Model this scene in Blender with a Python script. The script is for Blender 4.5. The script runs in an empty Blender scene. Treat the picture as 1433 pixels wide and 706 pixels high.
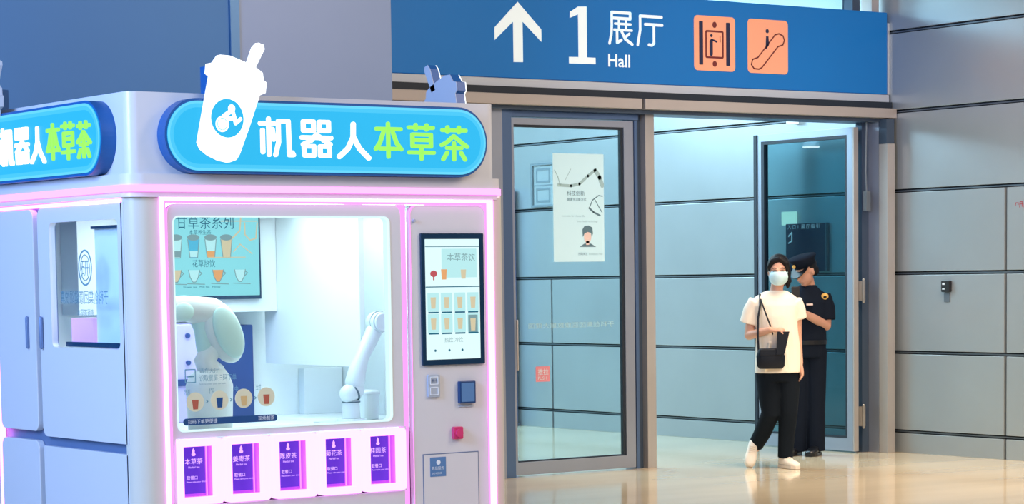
import bpy, bmesh, math, random
from math import pi, sin, cos, radians, atan2, hypot, sqrt
from mathutils import Vector, Matrix

scene = bpy.context.scene
COL = scene.collection
random.seed(4)

# ------------------------------------------------------------------ camera
yaw, pitch, roll = radians(-35.3324), radians(-4.9428), radians(-0.8036)
fwd = Vector((-sin(yaw)*cos(pitch), cos(yaw)*cos(pitch), sin(pitch)))
rgt = Vector((cos(yaw), sin(yaw), 0.0))
upv = rgt.cross(fwd)
r2 = rgt*cos(roll) + upv*sin(roll)
u2 = -rgt*sin(roll) + upv*cos(roll)
cam_data = bpy.data.cameras.new('camera')
cam_data.sensor_fit = 'HORIZONTAL'
cam_data.sensor_width = 36.0
cam_data.lens = 3407.5/1433.0*36.0
cam_data.shift_y = (685.0-353.0)/1433.0
cam_data.clip_end = 200
cam = bpy.data.objects.new('camera', cam_data)
M = Matrix(((r2.x, u2.x, -fwd.x, 0), (r2.y, u2.y, -fwd.y, 0), (r2.z, u2.z, -fwd.z, 1.47), (0, 0, 0, 1)))
cam.matrix_world = M
COL.objects.link(cam)
scene.camera = cam

# ------------------------------------------------------------------ world, exposure
scene.view_settings.view_transform = 'Standard'
scene.view_settings.look = 'None'
scene.view_settings.exposure = 0.0
scene.view_settings.gamma = 1.0
scene.view_settings.use_curve_mapping = False
w = bpy.data.worlds.new('hall_air'); scene.world = w; w.use_nodes = True
bg = w.node_tree.nodes['Background']
bg.inputs[0].default_value = (0.42, 0.48, 0.55, 1); bg.inputs[1].default_value = 0.40

def area(name, loc, target, size, energy, color, sy=None):
    l = bpy.data.lights.new(name, 'AREA'); l.energy = energy; l.color = color
    l.shape = 'RECTANGLE'; l.size = size; l.size_y = sy or size
    o = bpy.data.objects.new(name, l); COL.objects.link(o)
    o.location = loc
    o.rotation_euler = (Vector(target)-Vector(loc)).to_track_quat('-Z', 'Y').to_euler()
    return o
area('hall_light_warm', (10.5, 6.0, 5.2), (13.6, 12.6, 1.0), 3.0, 370, (1.0, 0.76, 0.56))
area('hall_floor_fill', (12.2, 11.6, 5.6), (12.6, 12.4, 0), 2.4, 115, (1.0, 0.80, 0.60)).data.spread = radians(80)  # unseen warm light added to brighten the floor
area('hall_light_neutral', (5.5, 4.0, 5.0), (8.5, 14.0, 1.0), 3.0, 130, (0.98, 0.93, 0.95))
area('hall_light_blue', (0.0, 8.5, 3.6), (6.5, 12.0, 1.6), 2.5, 640, (0.34, 0.54, 1.0))
area('corridor_light_near', (12.0, 16.4, 4.0), (12.3, 17.0, 0), 2.0, 200, (0.52, 0.82, 1.0), 2.6)
area('corridor_light_far', (11.0, 20.5, 4.0), (12.2, 20.6, 0), 3.0, 760, (0.52, 0.82, 1.0), 4.0)

# ------------------------------------------------------------------ materials
MATS = {}
def mat(name, col, rough=0.5, metal=0.0, emit=None, es=0.0, noise=0.0, nscale=6.0, bump=0.0, bscale=60.0, spec=0.5, coat=0.0, stretch=None):
    m = bpy.data.materials.new(name); m.use_nodes = True
    nt = m.node_tree; b = nt.nodes['Principled BSDF']
    b.inputs['Base Color'].default_value = (*col, 1)
    b.inputs['Roughness'].default_value = rough
    b.inputs['Metallic'].default_value = metal
    b.inputs['Specular IOR Level'].default_value = spec
    b.inputs['Coat Weight'].default_value = coat
    if emit:
        b.inputs['Emission Color'].default_value = (*emit, 1)
        b.inputs['Emission Strength'].default_value = es
    tc = nt.nodes.new('ShaderNodeTexCoord'); mp = nt.nodes.new('ShaderNodeMapping')
    nt.links.new(tc.outputs['Object'], mp.inputs['Vector'])
    if stretch: mp.inputs['Scale'].default_value = stretch
    if noise:
        n = nt.nodes.new('ShaderNodeTexNoise'); n.inputs['Scale'].default_value = nscale; n.inputs['Detail'].default_value = 4
        nt.links.new(mp.outputs[0], n.inputs['Vector'])
        r = nt.nodes.new('ShaderNodeValToRGB')
        r.color_ramp.elements[0].position = 0.3; r.color_ramp.elements[1].position = 0.7
        r.color_ramp.elements[0].color = (*[c*(1-noise) for c in col], 1)
        r.color_ramp.elements[1].color = (*[min(1, c*(1+noise)) for c in col], 1)
        nt.links.new(n.outputs['Fac'], r.inputs['Fac']); nt.links.new(r.outputs['Color'], b.inputs['Base Color'])
    if bump:
        n = nt.nodes.new('ShaderNodeTexNoise'); n.inputs['Scale'].default_value = bscale; n.inputs['Detail'].default_value = 3
        nt.links.new(mp.outputs[0], n.inputs['Vector'])
        bp = nt.nodes.new('ShaderNodeBump'); bp.inputs['Strength'].default_value = bump; bp.inputs['Distance'].default_value = 0.01
        nt.links.new(n.outputs['Fac'], bp.inputs['Height']); nt.links.new(bp.outputs[0], b.inputs['Normal'])
    MATS[name] = m
    return m
def glow(name, col, s):
    return mat(name, tuple(c*0.06 for c in col), 0.5, emit=col, es=s, spec=0.1)
def glass(name, tint, refl=1.0, rough=0.0):
    m = bpy.data.materials.new(name); m.use_nodes = True
    nt = m.node_tree; nt.nodes.remove(nt.nodes['Principled BSDF'])
    out = nt.nodes['Material Output']
    t = nt.nodes.new('ShaderNodeBsdfTransparent'); t.inputs[0].default_value = (*tint, 1)
    g = nt.nodes.new('ShaderNodeBsdfGlossy'); g.inputs['Roughness'].default_value = rough
    lw = nt.nodes.new('ShaderNodeLayerWeight'); lw.inputs['Blend'].default_value = 0.5
    pw = nt.nodes.new('ShaderNodeMath'); pw.operation = 'POWER'; pw.inputs[1].default_value = 5.0
    mu = nt.nodes.new('ShaderNodeMath'); mu.operation = 'MULTIPLY_ADD'; mu.inputs[1].default_value = 0.9*refl; mu.inputs[2].default_value = 0.05*refl
    mx = nt.nodes.new('ShaderNodeMixShader')
    nt.links.new(lw.outputs['Facing'], pw.inputs[0]); nt.links.new(pw.outputs[0], mu.inputs[0]); nt.links.new(mu.outputs[0], mx.inputs[0])
    nt.links.new(t.outputs[0], mx.inputs[1]); nt.links.new(g.outputs[0], mx.inputs[2])
    nt.links.new(mx.outputs[0], out.inputs[0])
    MATS[name] = m
    return m

mat('metal_panel', (0.36, 0.40, 0.425), 0.32, 0.45, noise=0.05, nscale=1.2, bump=0.03, bscale=8)
mat('joint_black', (0.012, 0.016, 0.022), 0.6)
mat('joint_grey', (0.16, 0.19, 0.22), 0.4, 0.5)
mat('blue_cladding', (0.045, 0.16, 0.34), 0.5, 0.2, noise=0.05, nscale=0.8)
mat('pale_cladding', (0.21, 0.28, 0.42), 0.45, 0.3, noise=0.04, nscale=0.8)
mat('cladding_trim', (0.08, 0.20, 0.38), 0.4, 0.4)
mat('floor_stone', (0.70, 0.58, 0.40), 0.10, noise=0.10, nscale=0.9, stretch=(0.5, 1.8, 1), bump=0.012, bscale=3, spec=0.6)
mat('aluminium', (0.34, 0.38, 0.47), 0.35, 0.6, noise=0.03, nscale=3)  # blue cast of the kiosk's light mixed into the metal colour
mat('frame_blue', (0.10, 0.17, 0.32), 0.35, 0.6)
mat('frame_dark', (0.06, 0.09, 0.14), 0.45, 0.4)
mat('frame_beige', (0.44, 0.42, 0.41), 0.4, 0.4)
mat('beam_beige', (0.46, 0.42, 0.40), 0.38, 0.4)
mat('gasket', (0.008, 0.016, 0.03), 0.5)
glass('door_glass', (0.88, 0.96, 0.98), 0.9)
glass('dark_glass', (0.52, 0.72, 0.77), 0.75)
glass('kiosk_glass', (0.95, 0.98, 0.99), 0.35)
mat('plaster', (0.5, 0.55, 0.58), 0.8)
mat('ceiling_white', (0.6, 0.65, 0.68), 0.8)
mat('sign_blue', (0.0, 0.13, 0.42), 0.45, emit=(0.0, 0.13, 0.40), es=0.25, noise=0.04, nscale=1)
mat('sign_white', (0.75, 0.85, 0.88), 0.5, emit=(0.7, 0.85, 0.9), es=0.35)
mat('sign_orange', (0.80, 0.34, 0.20), 0.5, emit=(0.9, 0.36, 0.22), es=0.2)
mat('sign_brown', (0.16, 0.02, 0.02), 0.5)
mat('sign_navy', (0.01, 0.015, 0.06), 0.5)
mat('rail_silver', (0.55, 0.60, 0.68), 0.35, 0.4)
# kiosk
mat('kiosk_white', (0.62, 0.63, 0.66), 0.32, bump=0.005, bscale=4, coat=0.2)
mat('kiosk_post', (0.58, 0.57, 0.50), 0.25, coat=0.3)
mat('kiosk_inner', (0.74, 0.82, 0.84), 0.5)
mat('seam_dark', (0.05, 0.05, 0.10), 0.5)
glow('led_pink', (1.0, 0.24, 0.85), 2.6)
glow('led_white_pink', (0.95, 0.21, 0.90), 4.6)
glow('led_soft', (1.0, 0.32, 0.92), 1.25)
glow('face_cyan', (0.03, 0.50, 0.88), 1.0)
glow('face_edge', (0.14, 0.68, 0.97), 1.0)
glow('face_mid', (0.07, 0.58, 0.92), 1.0)
mat('sign_rim', (0.005, 0.09, 0.30), 0.4)
glow('letter_white', (0.95, 1.0, 1.0), 1.6)
glow('letter_green', (0.38, 0.95, 0.14), 1.0)
glow('letter_lime', (0.42, 0.95, 0.25), 1.0)
mat('cup_back', (0.42, 0.47, 0.55), 0.5)
glow('interior_lamp', (0.84, 0.99, 1.0), 6.0)
glow('led_hatch', (0.92, 0.38, 1.0), 2.3)
glow('menu_cyan', (0.28, 0.74, 0.80), 0.95)
glow('screen_white', (0.74, 0.97, 0.98), 1.0)
mat('bezel', (0.004, 0.03, 0.07), 0.25)
glow('ink_teal', (0.03, 0.20, 0.32), 0.7)
glow('ink_tan', (0.68, 0.60, 0.40), 0.95)
glow('ink_orange', (0.85, 0.42, 0.18), 0.9)
glow('ink_red', (0.55, 0.10, 0.12), 0.9)
glow('ink_blue', (0.10, 0.52, 0.75), 0.9)
glow('ink_aqua', (0.50, 0.86, 0.88), 0.95)
glow('ink_grey', (0.25, 0.42, 0.45), 0.8)
mat('robot_white', (0.62, 0.71, 0.71), 0.3)
mat('robot_mint', (0.50, 0.74, 0.70), 0.4)
mat('robot_ring', (0.08, 0.14, 0.17), 0.4)
mat('navy_panel', (0.02, 0.06, 0.22), 0.35)
mat('lavender', (0.48, 0.45, 0.80), 0.4)
mat('decal_navy', (0.01, 0.07, 0.22), 0.4)
mat('decal_cream', (0.75, 0.70, 0.48), 0.5)
mat('decal_brown', (0.42, 0.10, 0.06), 0.5)
mat('decal_tan', (0.60, 0.42, 0.18), 0.5)
mat('decal_teal', (0.12, 0.28, 0.36), 0.5)
mat('card_indigo', (0.07, 0.02, 0.40), 0.4, emit=(0.09, 0.02, 0.42), es=0.45)
mat('slot_inner', (0.70, 0.25, 0.85), 0.4, emit=(0.75, 0.14, 0.9), es=0.35)
mat('card_text', (0.75, 0.6, 0.95), 0.5, emit=(0.7, 0.5, 0.95), es=0.5)
mat('grey_plastic', (0.38, 0.44, 0.52), 0.4)
mat('navy_plastic', (0.01, 0.05, 0.16), 0.3)
mat('button_red', (0.60, 0.04, 0.16), 0.35)
mat('sticker_blue', (0.08, 0.20, 0.42), 0.5)
mat('sticker_white', (0.7, 0.78, 0.85), 0.5)
mat('handle_grey', (0.15, 0.22, 0.38), 0.35, 0.3)
mat('frost_panel', (0.75, 0.88, 0.92), 0.6)
mat('frost_panel_blue', (0.48, 0.66, 0.78), 0.6)
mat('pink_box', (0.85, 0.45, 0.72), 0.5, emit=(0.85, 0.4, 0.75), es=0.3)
# other things
mat('ad_reflection_pale', (0.42, 0.56, 0.60), 0.5, emit=(0.50, 0.80, 0.86), es=0.42)  # shine of the reflected ad put into colour and emission
mat('ad_reflection_ink', (0.10, 0.20, 0.26), 0.6)
mat('print_grey2', (0.13, 0.17, 0.20), 0.6)
mat('print_grey', (0.35, 0.55, 0.60), 0.6)
mat('ad_reflection_skin', (0.80, 0.62, 0.58), 0.6)
mat('notice_grey', (0.24, 0.28, 0.30), 0.5)
mat('sticker_pink', (0.70, 0.25, 0.30), 0.5)
mat('post_blue', (0.01, 0.10, 0.28), 0.35)
mat('mirrored_screen_dark', (0.003, 0.012, 0.045), 0.3)
glow('mirrored_window_pale', (0.70, 0.95, 0.80), 1.3)  # painted glow of a window mirrored in the open leaf
glow('mirrored_screen_text', (0.55, 0.78, 0.90), 0.8)
glow('lamp_white', (1.0, 1.0, 0.95), 14.0)
glow('exit_lamp', (0.75, 0.95, 1.0), 1.6)
mat('black_plastic', (0.01, 0.01, 0.012), 0.4)
mat('hinge_steel', (0.45, 0.42, 0.38), 0.3, 0.8)
mat('marker_red', (0.45, 0.05, 0.06), 0.6)
# people
mat('skin', (0.66, 0.36, 0.25), 0.5)
mat('skin_dark', (0.50, 0.26, 0.18), 0.5)
mat('hair_black', (0.005, 0.005, 0.007), 0.5, spec=0.25)
mat('mask_blue', (0.58, 0.83, 0.90), 0.7)
mat('shirt_cream', (0.88, 0.80, 0.68), 0.8, bump=0.35, bscale=14)
mat('trousers_black', (0.004, 0.008, 0.014), 0.85, spec=0.15, bump=0.3, bscale=16)
mat('shoe_white', (0.85, 0.78, 0.70), 0.6)
mat('shoe_sole', (0.75, 0.68, 0.60), 0.6)
mat('bag_black', (0.005, 0.009, 0.018), 0.5, spec=0.25)
mat('uniform_navy', (0.004, 0.008, 0.018), 0.85, spec=0.15, bump=0.3, bscale=16)
mat('shoe_black', (0.006, 0.007, 0.010), 0.3)
mat('patch_gold', (0.70, 0.42, 0.10), 0.6)
mat('badge_white', (0.80, 0.60, 0.55), 0.5)
mat('phone_pale', (0.45, 0.70, 0.85), 0.3)
mat('eye_dark', (0.02, 0.015, 0.015), 0.3)

# ------------------------------------------------------------------ geometry helpers
class MB:
    def __init__(s): s.v = []; s.f = []; s.parts = []
    def add(s, vs, fs):
        o = len(s.v); s.parts.append((o, len(s.f))); s.v += [tuple(p) for p in vs]; s.f += [tuple(i+o for i in f) for f in fs]; return s
    def box(s, x0, x1, y0, y1, z0, z1):
        x0, x1 = sorted((x0, x1)); y0, y1 = sorted((y0, y1)); z0, z1 = sorted((z0, z1))
        vs = [(x, y, z) for x in (x0, x1) for y in (y0, y1) for z in (z0, z1)]
        return s.add(vs, [(0, 1, 3, 2), (4, 6, 7, 5), (0, 4, 5, 1), (2, 3, 7, 6), (0, 2, 6, 4), (1, 5, 7, 3)])
    def ext(s, poly, F, w0, w1):                     # closed polygon in a frame, thickened from w0 to w1
        n = len(poly)
        vs = [F(u, v, w0) for u, v in poly] + [F(u, v, w1) for u, v in poly]
        fs = [tuple(range(n)), tuple(range(2*n-1, n-1, -1))] + [(i, n+i, n+(i+1) % n, (i+1) % n) for i in range(n)]
        return s.add(vs, fs)
    def ring(s, outer, inner, F, w0, w1):
        n = len(outer)
        vs = [F(u, v, w0) for u, v in outer] + [F(u, v, w0) for u, v in inner] + [F(u, v, w1) for u, v in outer] + [F(u, v, w1) for u, v in inner]
        fs = []
        for i in range(n):
            j = (i+1) % n
            fs += [(i, j, n+j, n+i), (2*n+j, 2*n+i, 3*n+i, 3*n+j), (i, 2*n+i, 2*n+j, j), (n+j, 3*n+j, 3*n+i, n+i)]
        return s.add(vs, fs)
    def loft(s, rings, cap=True):
        n = len(rings[0]); vs = [p for r in rings for p in r]; fs = []
        for k in range(len(rings)-1):
            for i in range(n):
                j = (i+1) % n; fs.append((k*n+i, k*n+j, (k+1)*n+j, (k+1)*n+i))
        if cap: fs += [tuple(range(n-1, -1, -1)), tuple((len(rings)-1)*n+i for i in range(n))]
        return s.add(vs, fs)
    def tube(s, pts, rad, n=12, flat=1.0, side=None, round_ends=True):
        pts = [Vector(p) for p in pts]
        if not hasattr(rad, '__len__'): rad = [rad]*len(pts)
        rings = []
        prev = None
        for k, p in enumerate(pts):
            d = (pts[min(k+1, len(pts)-1)]-pts[max(k-1, 0)]).normalized()
            a = Vector(side) if side else (prev or (Vector((0, 0, 1)) if abs(d.z) < 0.8 else Vector((1, 0, 0))))
            a = (a - d*a.dot(d)).normalized(); prev = a; b = d.cross(a)
            def rg(c, r): return [c + a*cos(2*pi*i/n)*r + b*sin(2*pi*i/n)*r*flat for i in range(n)]
            if round_ends and k == 0:
                for t in (80, 50, 25): rings.append(rg(p-d*rad[0]*sin(radians(t)), rad[0]*cos(radians(t))))
            rings.append(rg(p, rad[k]))
            if round_ends and k == len(pts)-1:
                for t in (25, 50, 80): rings.append(rg(p+d*rad[-1]*sin(radians(t)), rad[-1]*cos(radians(t))))
        return s.loft(rings)
    def cyl(s, p0, p1, r0, r1=None, n=24):
        return s.tube([p0, p1], [r0, r1 if r1 is not None else r0], n, round_ends=False)
    def ell(s, c, r, rot=None, nu=20, nv=14):
        c = Vector(c); rings = []
        for k in range(nv+1):
            t = -pi/2 + pi*(k+0.02*(k == 0)-0.02*(k == nv))/nv
            rg = []
            for i in range(nu):
                p = Vector((cos(t)*cos(2*pi*i/nu)*r[0], cos(t)*sin(2*pi*i/nu)*r[1], sin(t)*r[2]))
                if rot: p = rot @ p
                rg.append(c+p)
            rings.append(rg)
        return s.loft(rings)
    def stations(s, st, n=28, p=2.0):                # horizontal super-ellipse sections (cx, cy, z, rx, ry)
        rings = []
        for cx, cy, z, rx, ry in st:
            rg = []
            for i in range(n):
                a = 2*pi*i/n; ca, sa = cos(a), sin(a)
                rg.append(Vector((cx+rx*math.copysign(abs(ca)**(2/p), ca), cy+ry*math.copysign(abs(sa)**(2/p), sa), z)))
            rings.append(rg)
        return s.loft(rings)

def objs(name, mb, m, parent=None):                   # one object for every piece that was added
    ends = mb.parts[1:]+[(len(mb.v), len(mb.f))]
    for (v0, f0), (v1, f1) in zip(mb.parts, ends):
        q = MB(); q.add(mb.v[v0:v1], [tuple(i-v0 for i in f) for f in mb.f[f0:f1]]); obj(name, q, m, parent)
def obj(name, mb, m, parent=None, smooth=False, bevel=0.0, label=None, xf=None):
    base = Vector((0, 0, 0))
    p = parent
    while p is not None: base += Vector(p.location); p = p.parent
    me = bpy.data.meshes.new(name)
    vs = [(xf @ Vector(v)) if xf else Vector(v) for v in mb.v]
    me.from_pydata([v-base for v in vs], [], mb.f)
    bm = bmesh.new(); bm.from_mesh(me); bmesh.ops.recalc_face_normals(bm, faces=bm.faces)
    if bevel:
        es = [e for e in bm.edges if len(e.link_faces) == 2 and e.calc_face_angle(0) > 0.5]
        bmesh.ops.bevel(bm, geom=es, offset=bevel, segments=2, profile=0.6, affect='EDGES', clamp_overlap=True)
    bm.to_mesh(me); bm.free()
    if smooth:
        for f in me.polygons: f.use_smooth = True
    me.materials.append(MATS[m] if isinstance(m, str) else m)
    o = bpy.data.objects.new(name, me); COL.objects.link(o)
    if parent is not None: o.parent = parent
    if label: o['label'] = label
    return o
def thing(name, loc, label, cat, group=None, rz=0.0):
    o = bpy.data.objects.new(name, None); COL.objects.link(o); o.empty_display_size = 0.1
    o.location = loc; o.rotation_euler = (0, 0, rz); o['label'] = label; o['category'] = cat
    if group: o['group'] = group
    return o
def tag(o, label, cat, group=None):
    o['label'] = label; o['category'] = cat
    if group: o['group'] = group
    return o
def struct(o, label, cat='building part'):
    o['kind'] = 'structure'; o['label'] = label; o['category'] = cat
    return o
def sempty(name, loc, label, cat):
    o = bpy.data.objects.new(name, None); COL.objects.link(o); o.location = loc
    return struct(o, label, cat)

def FR(Y):  return lambda u, v, w: Vector((u, Y-w, v))            # faces the hall (-Y); u runs with +X
def LF(X):  return lambda u, v, w: Vector((X-w, -u, v))           # faces -X; u runs with -Y
def RF(X):  return lambda u, v, w: Vector((X+w, u, v))            # faces +X; u runs with +Y
def sub(F, u0, v0, w0=0.0, s=1.0): return lambda u, v, w: F(u0+u*s, v0+v*s, w0+w)

def rrect(u0, v0, u1, v1, r, n=6):
    u0, u1 = sorted((u0, u1)); v0, v1 = sorted((v0, v1))
    r = max(r, 1e-5); P = []
    for cx, cy, a in ((u1-r, v1-r, 0), (u0+r, v1-r, 90), (u0+r, v0+r, 180), (u1-r, v0+r, 270)):
        for k in range(n+1):
            t = radians(a+90*k/n); P.append((cx+r*cos(t), cy+r*sin(t)))
    return P
def disc(cu, cv, ru, rv=None, n=32):
    rv = rv or ru
    return [(cu+ru*cos(2*pi*i/n), cv+rv*sin(2*pi*i/n)) for i in range(n)]
def stroke(mb, pts, wd, F, w0, w1, closed=False):
    pts = list(pts) + ([pts[0]] if closed else [])
    h = wd/2
    for (a, b), (c, d) in zip(pts[:-1], pts[1:]):
        L = hypot(c-a, d-b) or 1e-6; nx, ny = -(d-b)/L*h, (c-a)/L*h
        t = atan2(d-b, c-a); P = []
        for k in range(7): P.append((a+h*cos(t+pi/2+pi*k/6), b+h*sin(t+pi/2+pi*k/6)))
        for k in range(7): P.append((c+h*cos(t-pi/2+pi*k/6), d+h*sin(t-pi/2+pi*k/6)))
        mb.ext(P, F, w0, w1)

def text(s, size, m, F, u, v, name='lettering', parent=None, bold=0.0, align='LEFT', sx=1.0, w0=0.0, depth=0.002, label=None, mirror=False):
    cu = bpy.data.curves.new('t', 'FONT'); cu.body = s; cu.size = size; cu.align_x = align
    cu.offset = bold; cu.extrude = 0.0; cu.resolution_u = 3
    o = bpy.data.objects.new('t', cu); COL.objects.link(o)
    dg = bpy.context.evaluated_depsgraph_get()
    me = bpy.data.meshes.new_from_object(o.evaluated_get(dg))
    mb = MB()
    k = -1 if mirror else 1
    vs = [F(u+p.co.x*sx*k, v+p.co.y, w0+depth) for p in me.vertices]
    mb.add(vs, [tuple(f.vertices) for f in me.polygons])
    bpy.data.objects.remove(o); bpy.data.curves.remove(cu); bpy.data.meshes.remove(me)
    return obj(name, mb, m, parent, label=label)

# ================================================================== SETTING
WX = 14.16      # face of the clad side wall
DY = 14.70      # plane of the glass doors
fl = obj('floor', MB().box(-12, WX+0.3, -3, 30, -0.2, 0.0), 'floor_stone')
struct(fl, 'polished beige stone floor of the hall and corridor', 'floor')

wr = obj('wall_right', MB().box(WX+0.032, WX+0.3, -3, 30, 0, 6.2), 'joint_black')
struct(wr, 'side wall clad in wide grey metal panels with dark joints, running through the doorway', 'wall')
rows = [0.0, 0.175, 0.824, 1.469, 2.138, 2.782, 3.425, 4.07, 4.72, 5.37, 6.02]
pan_cache = {}
for k in range(len(rows)-1):
    z0 = rows[k] + (0.015 if k else 0.0); z1 = rows[k+1]-0.015
    ys = [-3, 1.35, 7.32, 13.29, 19.26, 25.2, 30] if k < 4 else [-3, 4.3, 10.3, 22.2, 30]
    if k == 3: ys = [-3, 1.35, 7.32, 13.29, 22.2, 30]
    for a, b in zip(ys[:-1], ys[1:]):
        obj('panel', MB().box(WX, WX+0.03, a+0.013, b-0.013, z0, z1), 'metal_panel', wr, bevel=0.003)
for z in rows[1:-1]:
    obj('joint_strip', MB().box(WX+0.016, WX+0.034, -3, 30, z-0.006, z+0.004), 'joint_grey', wr)

# cladding wall behind the kiosk
wb = obj('wall_back', MB().box(-8, 8.32, 13.03, 14.6, 0, 6.2), 'joint_black')
struct(wb, 'tall blue and grey panelled wall rising behind the kiosk', 'wall')
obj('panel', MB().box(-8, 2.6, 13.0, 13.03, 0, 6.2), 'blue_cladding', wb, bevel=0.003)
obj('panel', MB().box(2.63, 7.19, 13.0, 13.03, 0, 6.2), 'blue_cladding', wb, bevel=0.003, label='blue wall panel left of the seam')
obj('seam_trim', MB().box(7.19, 7.25, 12.985, 13.03, 0, 6.2), 'cladding_trim', wb)
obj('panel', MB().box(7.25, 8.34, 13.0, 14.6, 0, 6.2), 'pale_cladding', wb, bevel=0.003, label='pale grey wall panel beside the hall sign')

# wall between that block and the doors
wd = obj('wall_door_side', MB().box(8.34, 10.32, 14.62, 14.9, 0, 6.2), 'aluminium')
struct(wd, 'grey wall left of the glass doors, behind the kiosk', 'wall')

# corridor shell
o = obj('wall_corridor_end', MB().box(4.0, WX+0.3, 29.8, 30, 0, 4.3), 'plaster'); struct(o, 'far end wall of the corridor', 'wall')
o = obj('wall_corridor_left', MB().box(5.8, 6.0, 14.9, 29.8, 0, 4.3), 'plaster'); struct(o, 'left wall of the corridor behind the doors', 'wall')
o = obj('ceiling', MB().box(5.8, WX+0.03, 14.95, 29.8, 4.3, 4.4), 'ceiling_white'); struct(o, 'corridor ceiling behind the doors', 'ceiling')

# door frame: mullion, jambs, head
fy0, fy1 = 14.60, 14.80
t1 = sempty('trim_1', (11.7, fy0, 0), 'aluminium mullion between the closed glass door and the open doorway', 'door frame')
obj('post', MB().box(11.66, 11.745, 14.63, 14.83, 0, 2.70), 'frame_beige', t1, bevel=0.003)
obj('inner_strip', MB().box(11.605, 11.66, 14.69, 14.83, 0, 2.70), 'frame_dark', t1)
obj('inner_strip', MB().box(11.572, 11.602, 14.655, 14.80, 0, 2.68), 'frame_blue', t1, bevel=0.002)
t2 = sempty('trim_2', (14.08, fy0, 0), 'beige metal door jamb against the clad wall', 'door frame')
obj('post', MB().box(14.03, 14.115, 14.46, 14.56, 0, 2.52), 'frame_beige', t2, bevel=0.003)
obj('post_top', MB().box(14.03, 14.115, 14.47, 14.56, 2.52, 2.72), 'frame_dark', t2)
obj('reveal', MB().box(14.03, 14.13, 14.562, 14.74, 0, 2.72), 'aluminium', t2)
obj('inner_strip', MB().box(13.955, 14.028, 14.68, 14.75, 0, 2.72), 'frame_dark', t2)
obj('upper_post', MB().box(14.01, 14.09, 14.62, 14.74, 2.86, 6.0), 'frame_beige', t2)
obj('upper_post', MB().box(13.80, 13.88, 14.62, 14.74, 2.86, 6.0), 'frame_dark', t2)
t3 = sempty('trim_3', (12.2, fy0, 2.7), 'long head rail across the top of the glass doors', 'door frame')
obj('head_rail', MB().box(10.32, 14.13, 14.60, 14.84, 2.70, 2.86), 'frame_blue', t3, bevel=0.003)
obj('head_strip', MB().box(10.32, 11.60, 14.64, 14.80, 2.655, 2.698), 'frame_blue', t3, bevel=0.003)
t4 = sempty('trim_4', (10.36, fy0, 0), 'blue grey door jamb beside the kiosk corner', 'door frame')
obj('post', MB().box(10.32, 10.405, 14.62, 14.82, 0, 2.70), 'frame_blue', t4, bevel=0.003)
o = obj('window_1', MB().box(8.4, 13.80, 14.72, 14.735, 2.87, 6.0), 'door_glass'); struct(o, 'tall glazing above the door header', 'window')
b = obj('trim_5', MB().box(7.6, 14.12, 14.55, 14.60, 2.70, 2.80), 'frame_dark'); struct(b, 'recess behind the long header beam', 'header')
b = sempty('trim_6', (11.5, 14.5, 2.7), 'long beige metal header beam over the doors, in two lengths', 'header')
obj('beam', MB().box(7.6, 11.515, 14.48, 14.60, 2.728, 2.805), 'beam_beige', b, bevel=0.004)
obj('beam', MB().box(11.545, WX-0.005, 14.48, 14.60, 2.728, 2.805), 'beam_beige', b, bevel=0.004)
obj('gap_liner', MB().box(7.6, WX-0.01, 14.53, 14.60, 2.805, 2.86), 'gasket', b)

# closed door leaf
F = FR(14.66)
d1 = sempty('door_1', (11.0, 14.66, 0), 'closed glass door in a grey blue metal frame beside the kiosk', 'door')
obj('leaf_frame', MB().ring(rrect(10.41, 0.012, 11.566, 2.648, .001), rrect(10.452, 0.108, 11.475, 2.598, .001), F, 0, -0.05), 'aluminium', d1, bevel=0.002)
obj('gasket', MB().ring(rrect(10.452, 0.108, 11.475, 2.598, .001), rrect(10.458, 0.118, 11.450, 2.580, .001), F, -0.01, -0.04), 'gasket', d1)
obj('pane', MB().ext(rrect(10.455, 0.112, 11.455, 2.59, .001), F, -0.022, -0.030), 'door_glass', d1)
obj('handle', MB().tube([FR(14.66)(10.435, 0.80, 0.035), FR(14.66)(10.435, 1.16, 0.035)], 0.008), 'frame_beige', d1, smooth=True)
text('于科创集团医康数据大健国', 0.045, 'print_grey', F, 11.38, 1.10, 'etched_text', d1, align='LEFT', sx=1.5, w0=-0.02, mirror=True)

# open door leaf, swung into the corridor, parallel to the wall
G = LF(13.86)   # u = -Y
d2 = sempty('door_2', (13.9, 14.7, 0), 'open glass door swung inward against the corridor wall, behind the guard', 'door')
obj('leaf_frame', MB().ring(rrect(-15.86, 0.012, -14.69, 2.66, .001), rrect(-15.81, 0.12, -14.76, 2.60, .001), G, 0, -0.05), 'aluminium', d2, bevel=0.002)
obj('gasket', MB().ring(rrect(-15.812, 0.118, -14.758, 2.602, .001), rrect(-15.775, 0.135, -14.775, 2.575, .001), G, 0.002, -0.045), 'gasket', d2)
obj('leading_edge', MB().box(13.850, 13.908, 15.862, 15.90, 0.012, 2.66), 'gasket', d2)
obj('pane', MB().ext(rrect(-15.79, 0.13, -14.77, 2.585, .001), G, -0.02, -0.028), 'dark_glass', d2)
obj('edge_strip', MB().box(13.86, 13.91, 14.675, 14.688, 0.012, 2.66), 'frame_beige', d2)
for z in (0.30, 1.33):
    obj('hinge', MB().box(13.912, 13.955, 14.64, 14.68, z-0.08, z+0.08).tube([(13.93, 14.635, z-0.09), (13.93, 14.635, z+0.09)], 0.012), 'hinge_steel', d2)
obj('closer_arm', MB().tube([(13.95, 14.62, 2.70), (13.94, 14.62, 2.30), (13.955, 14.62, 2.05)], 0.008).box(13.93, 13.975, 14.60, 14.64, 1.98, 2.14), 'joint_grey', d2)

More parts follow.
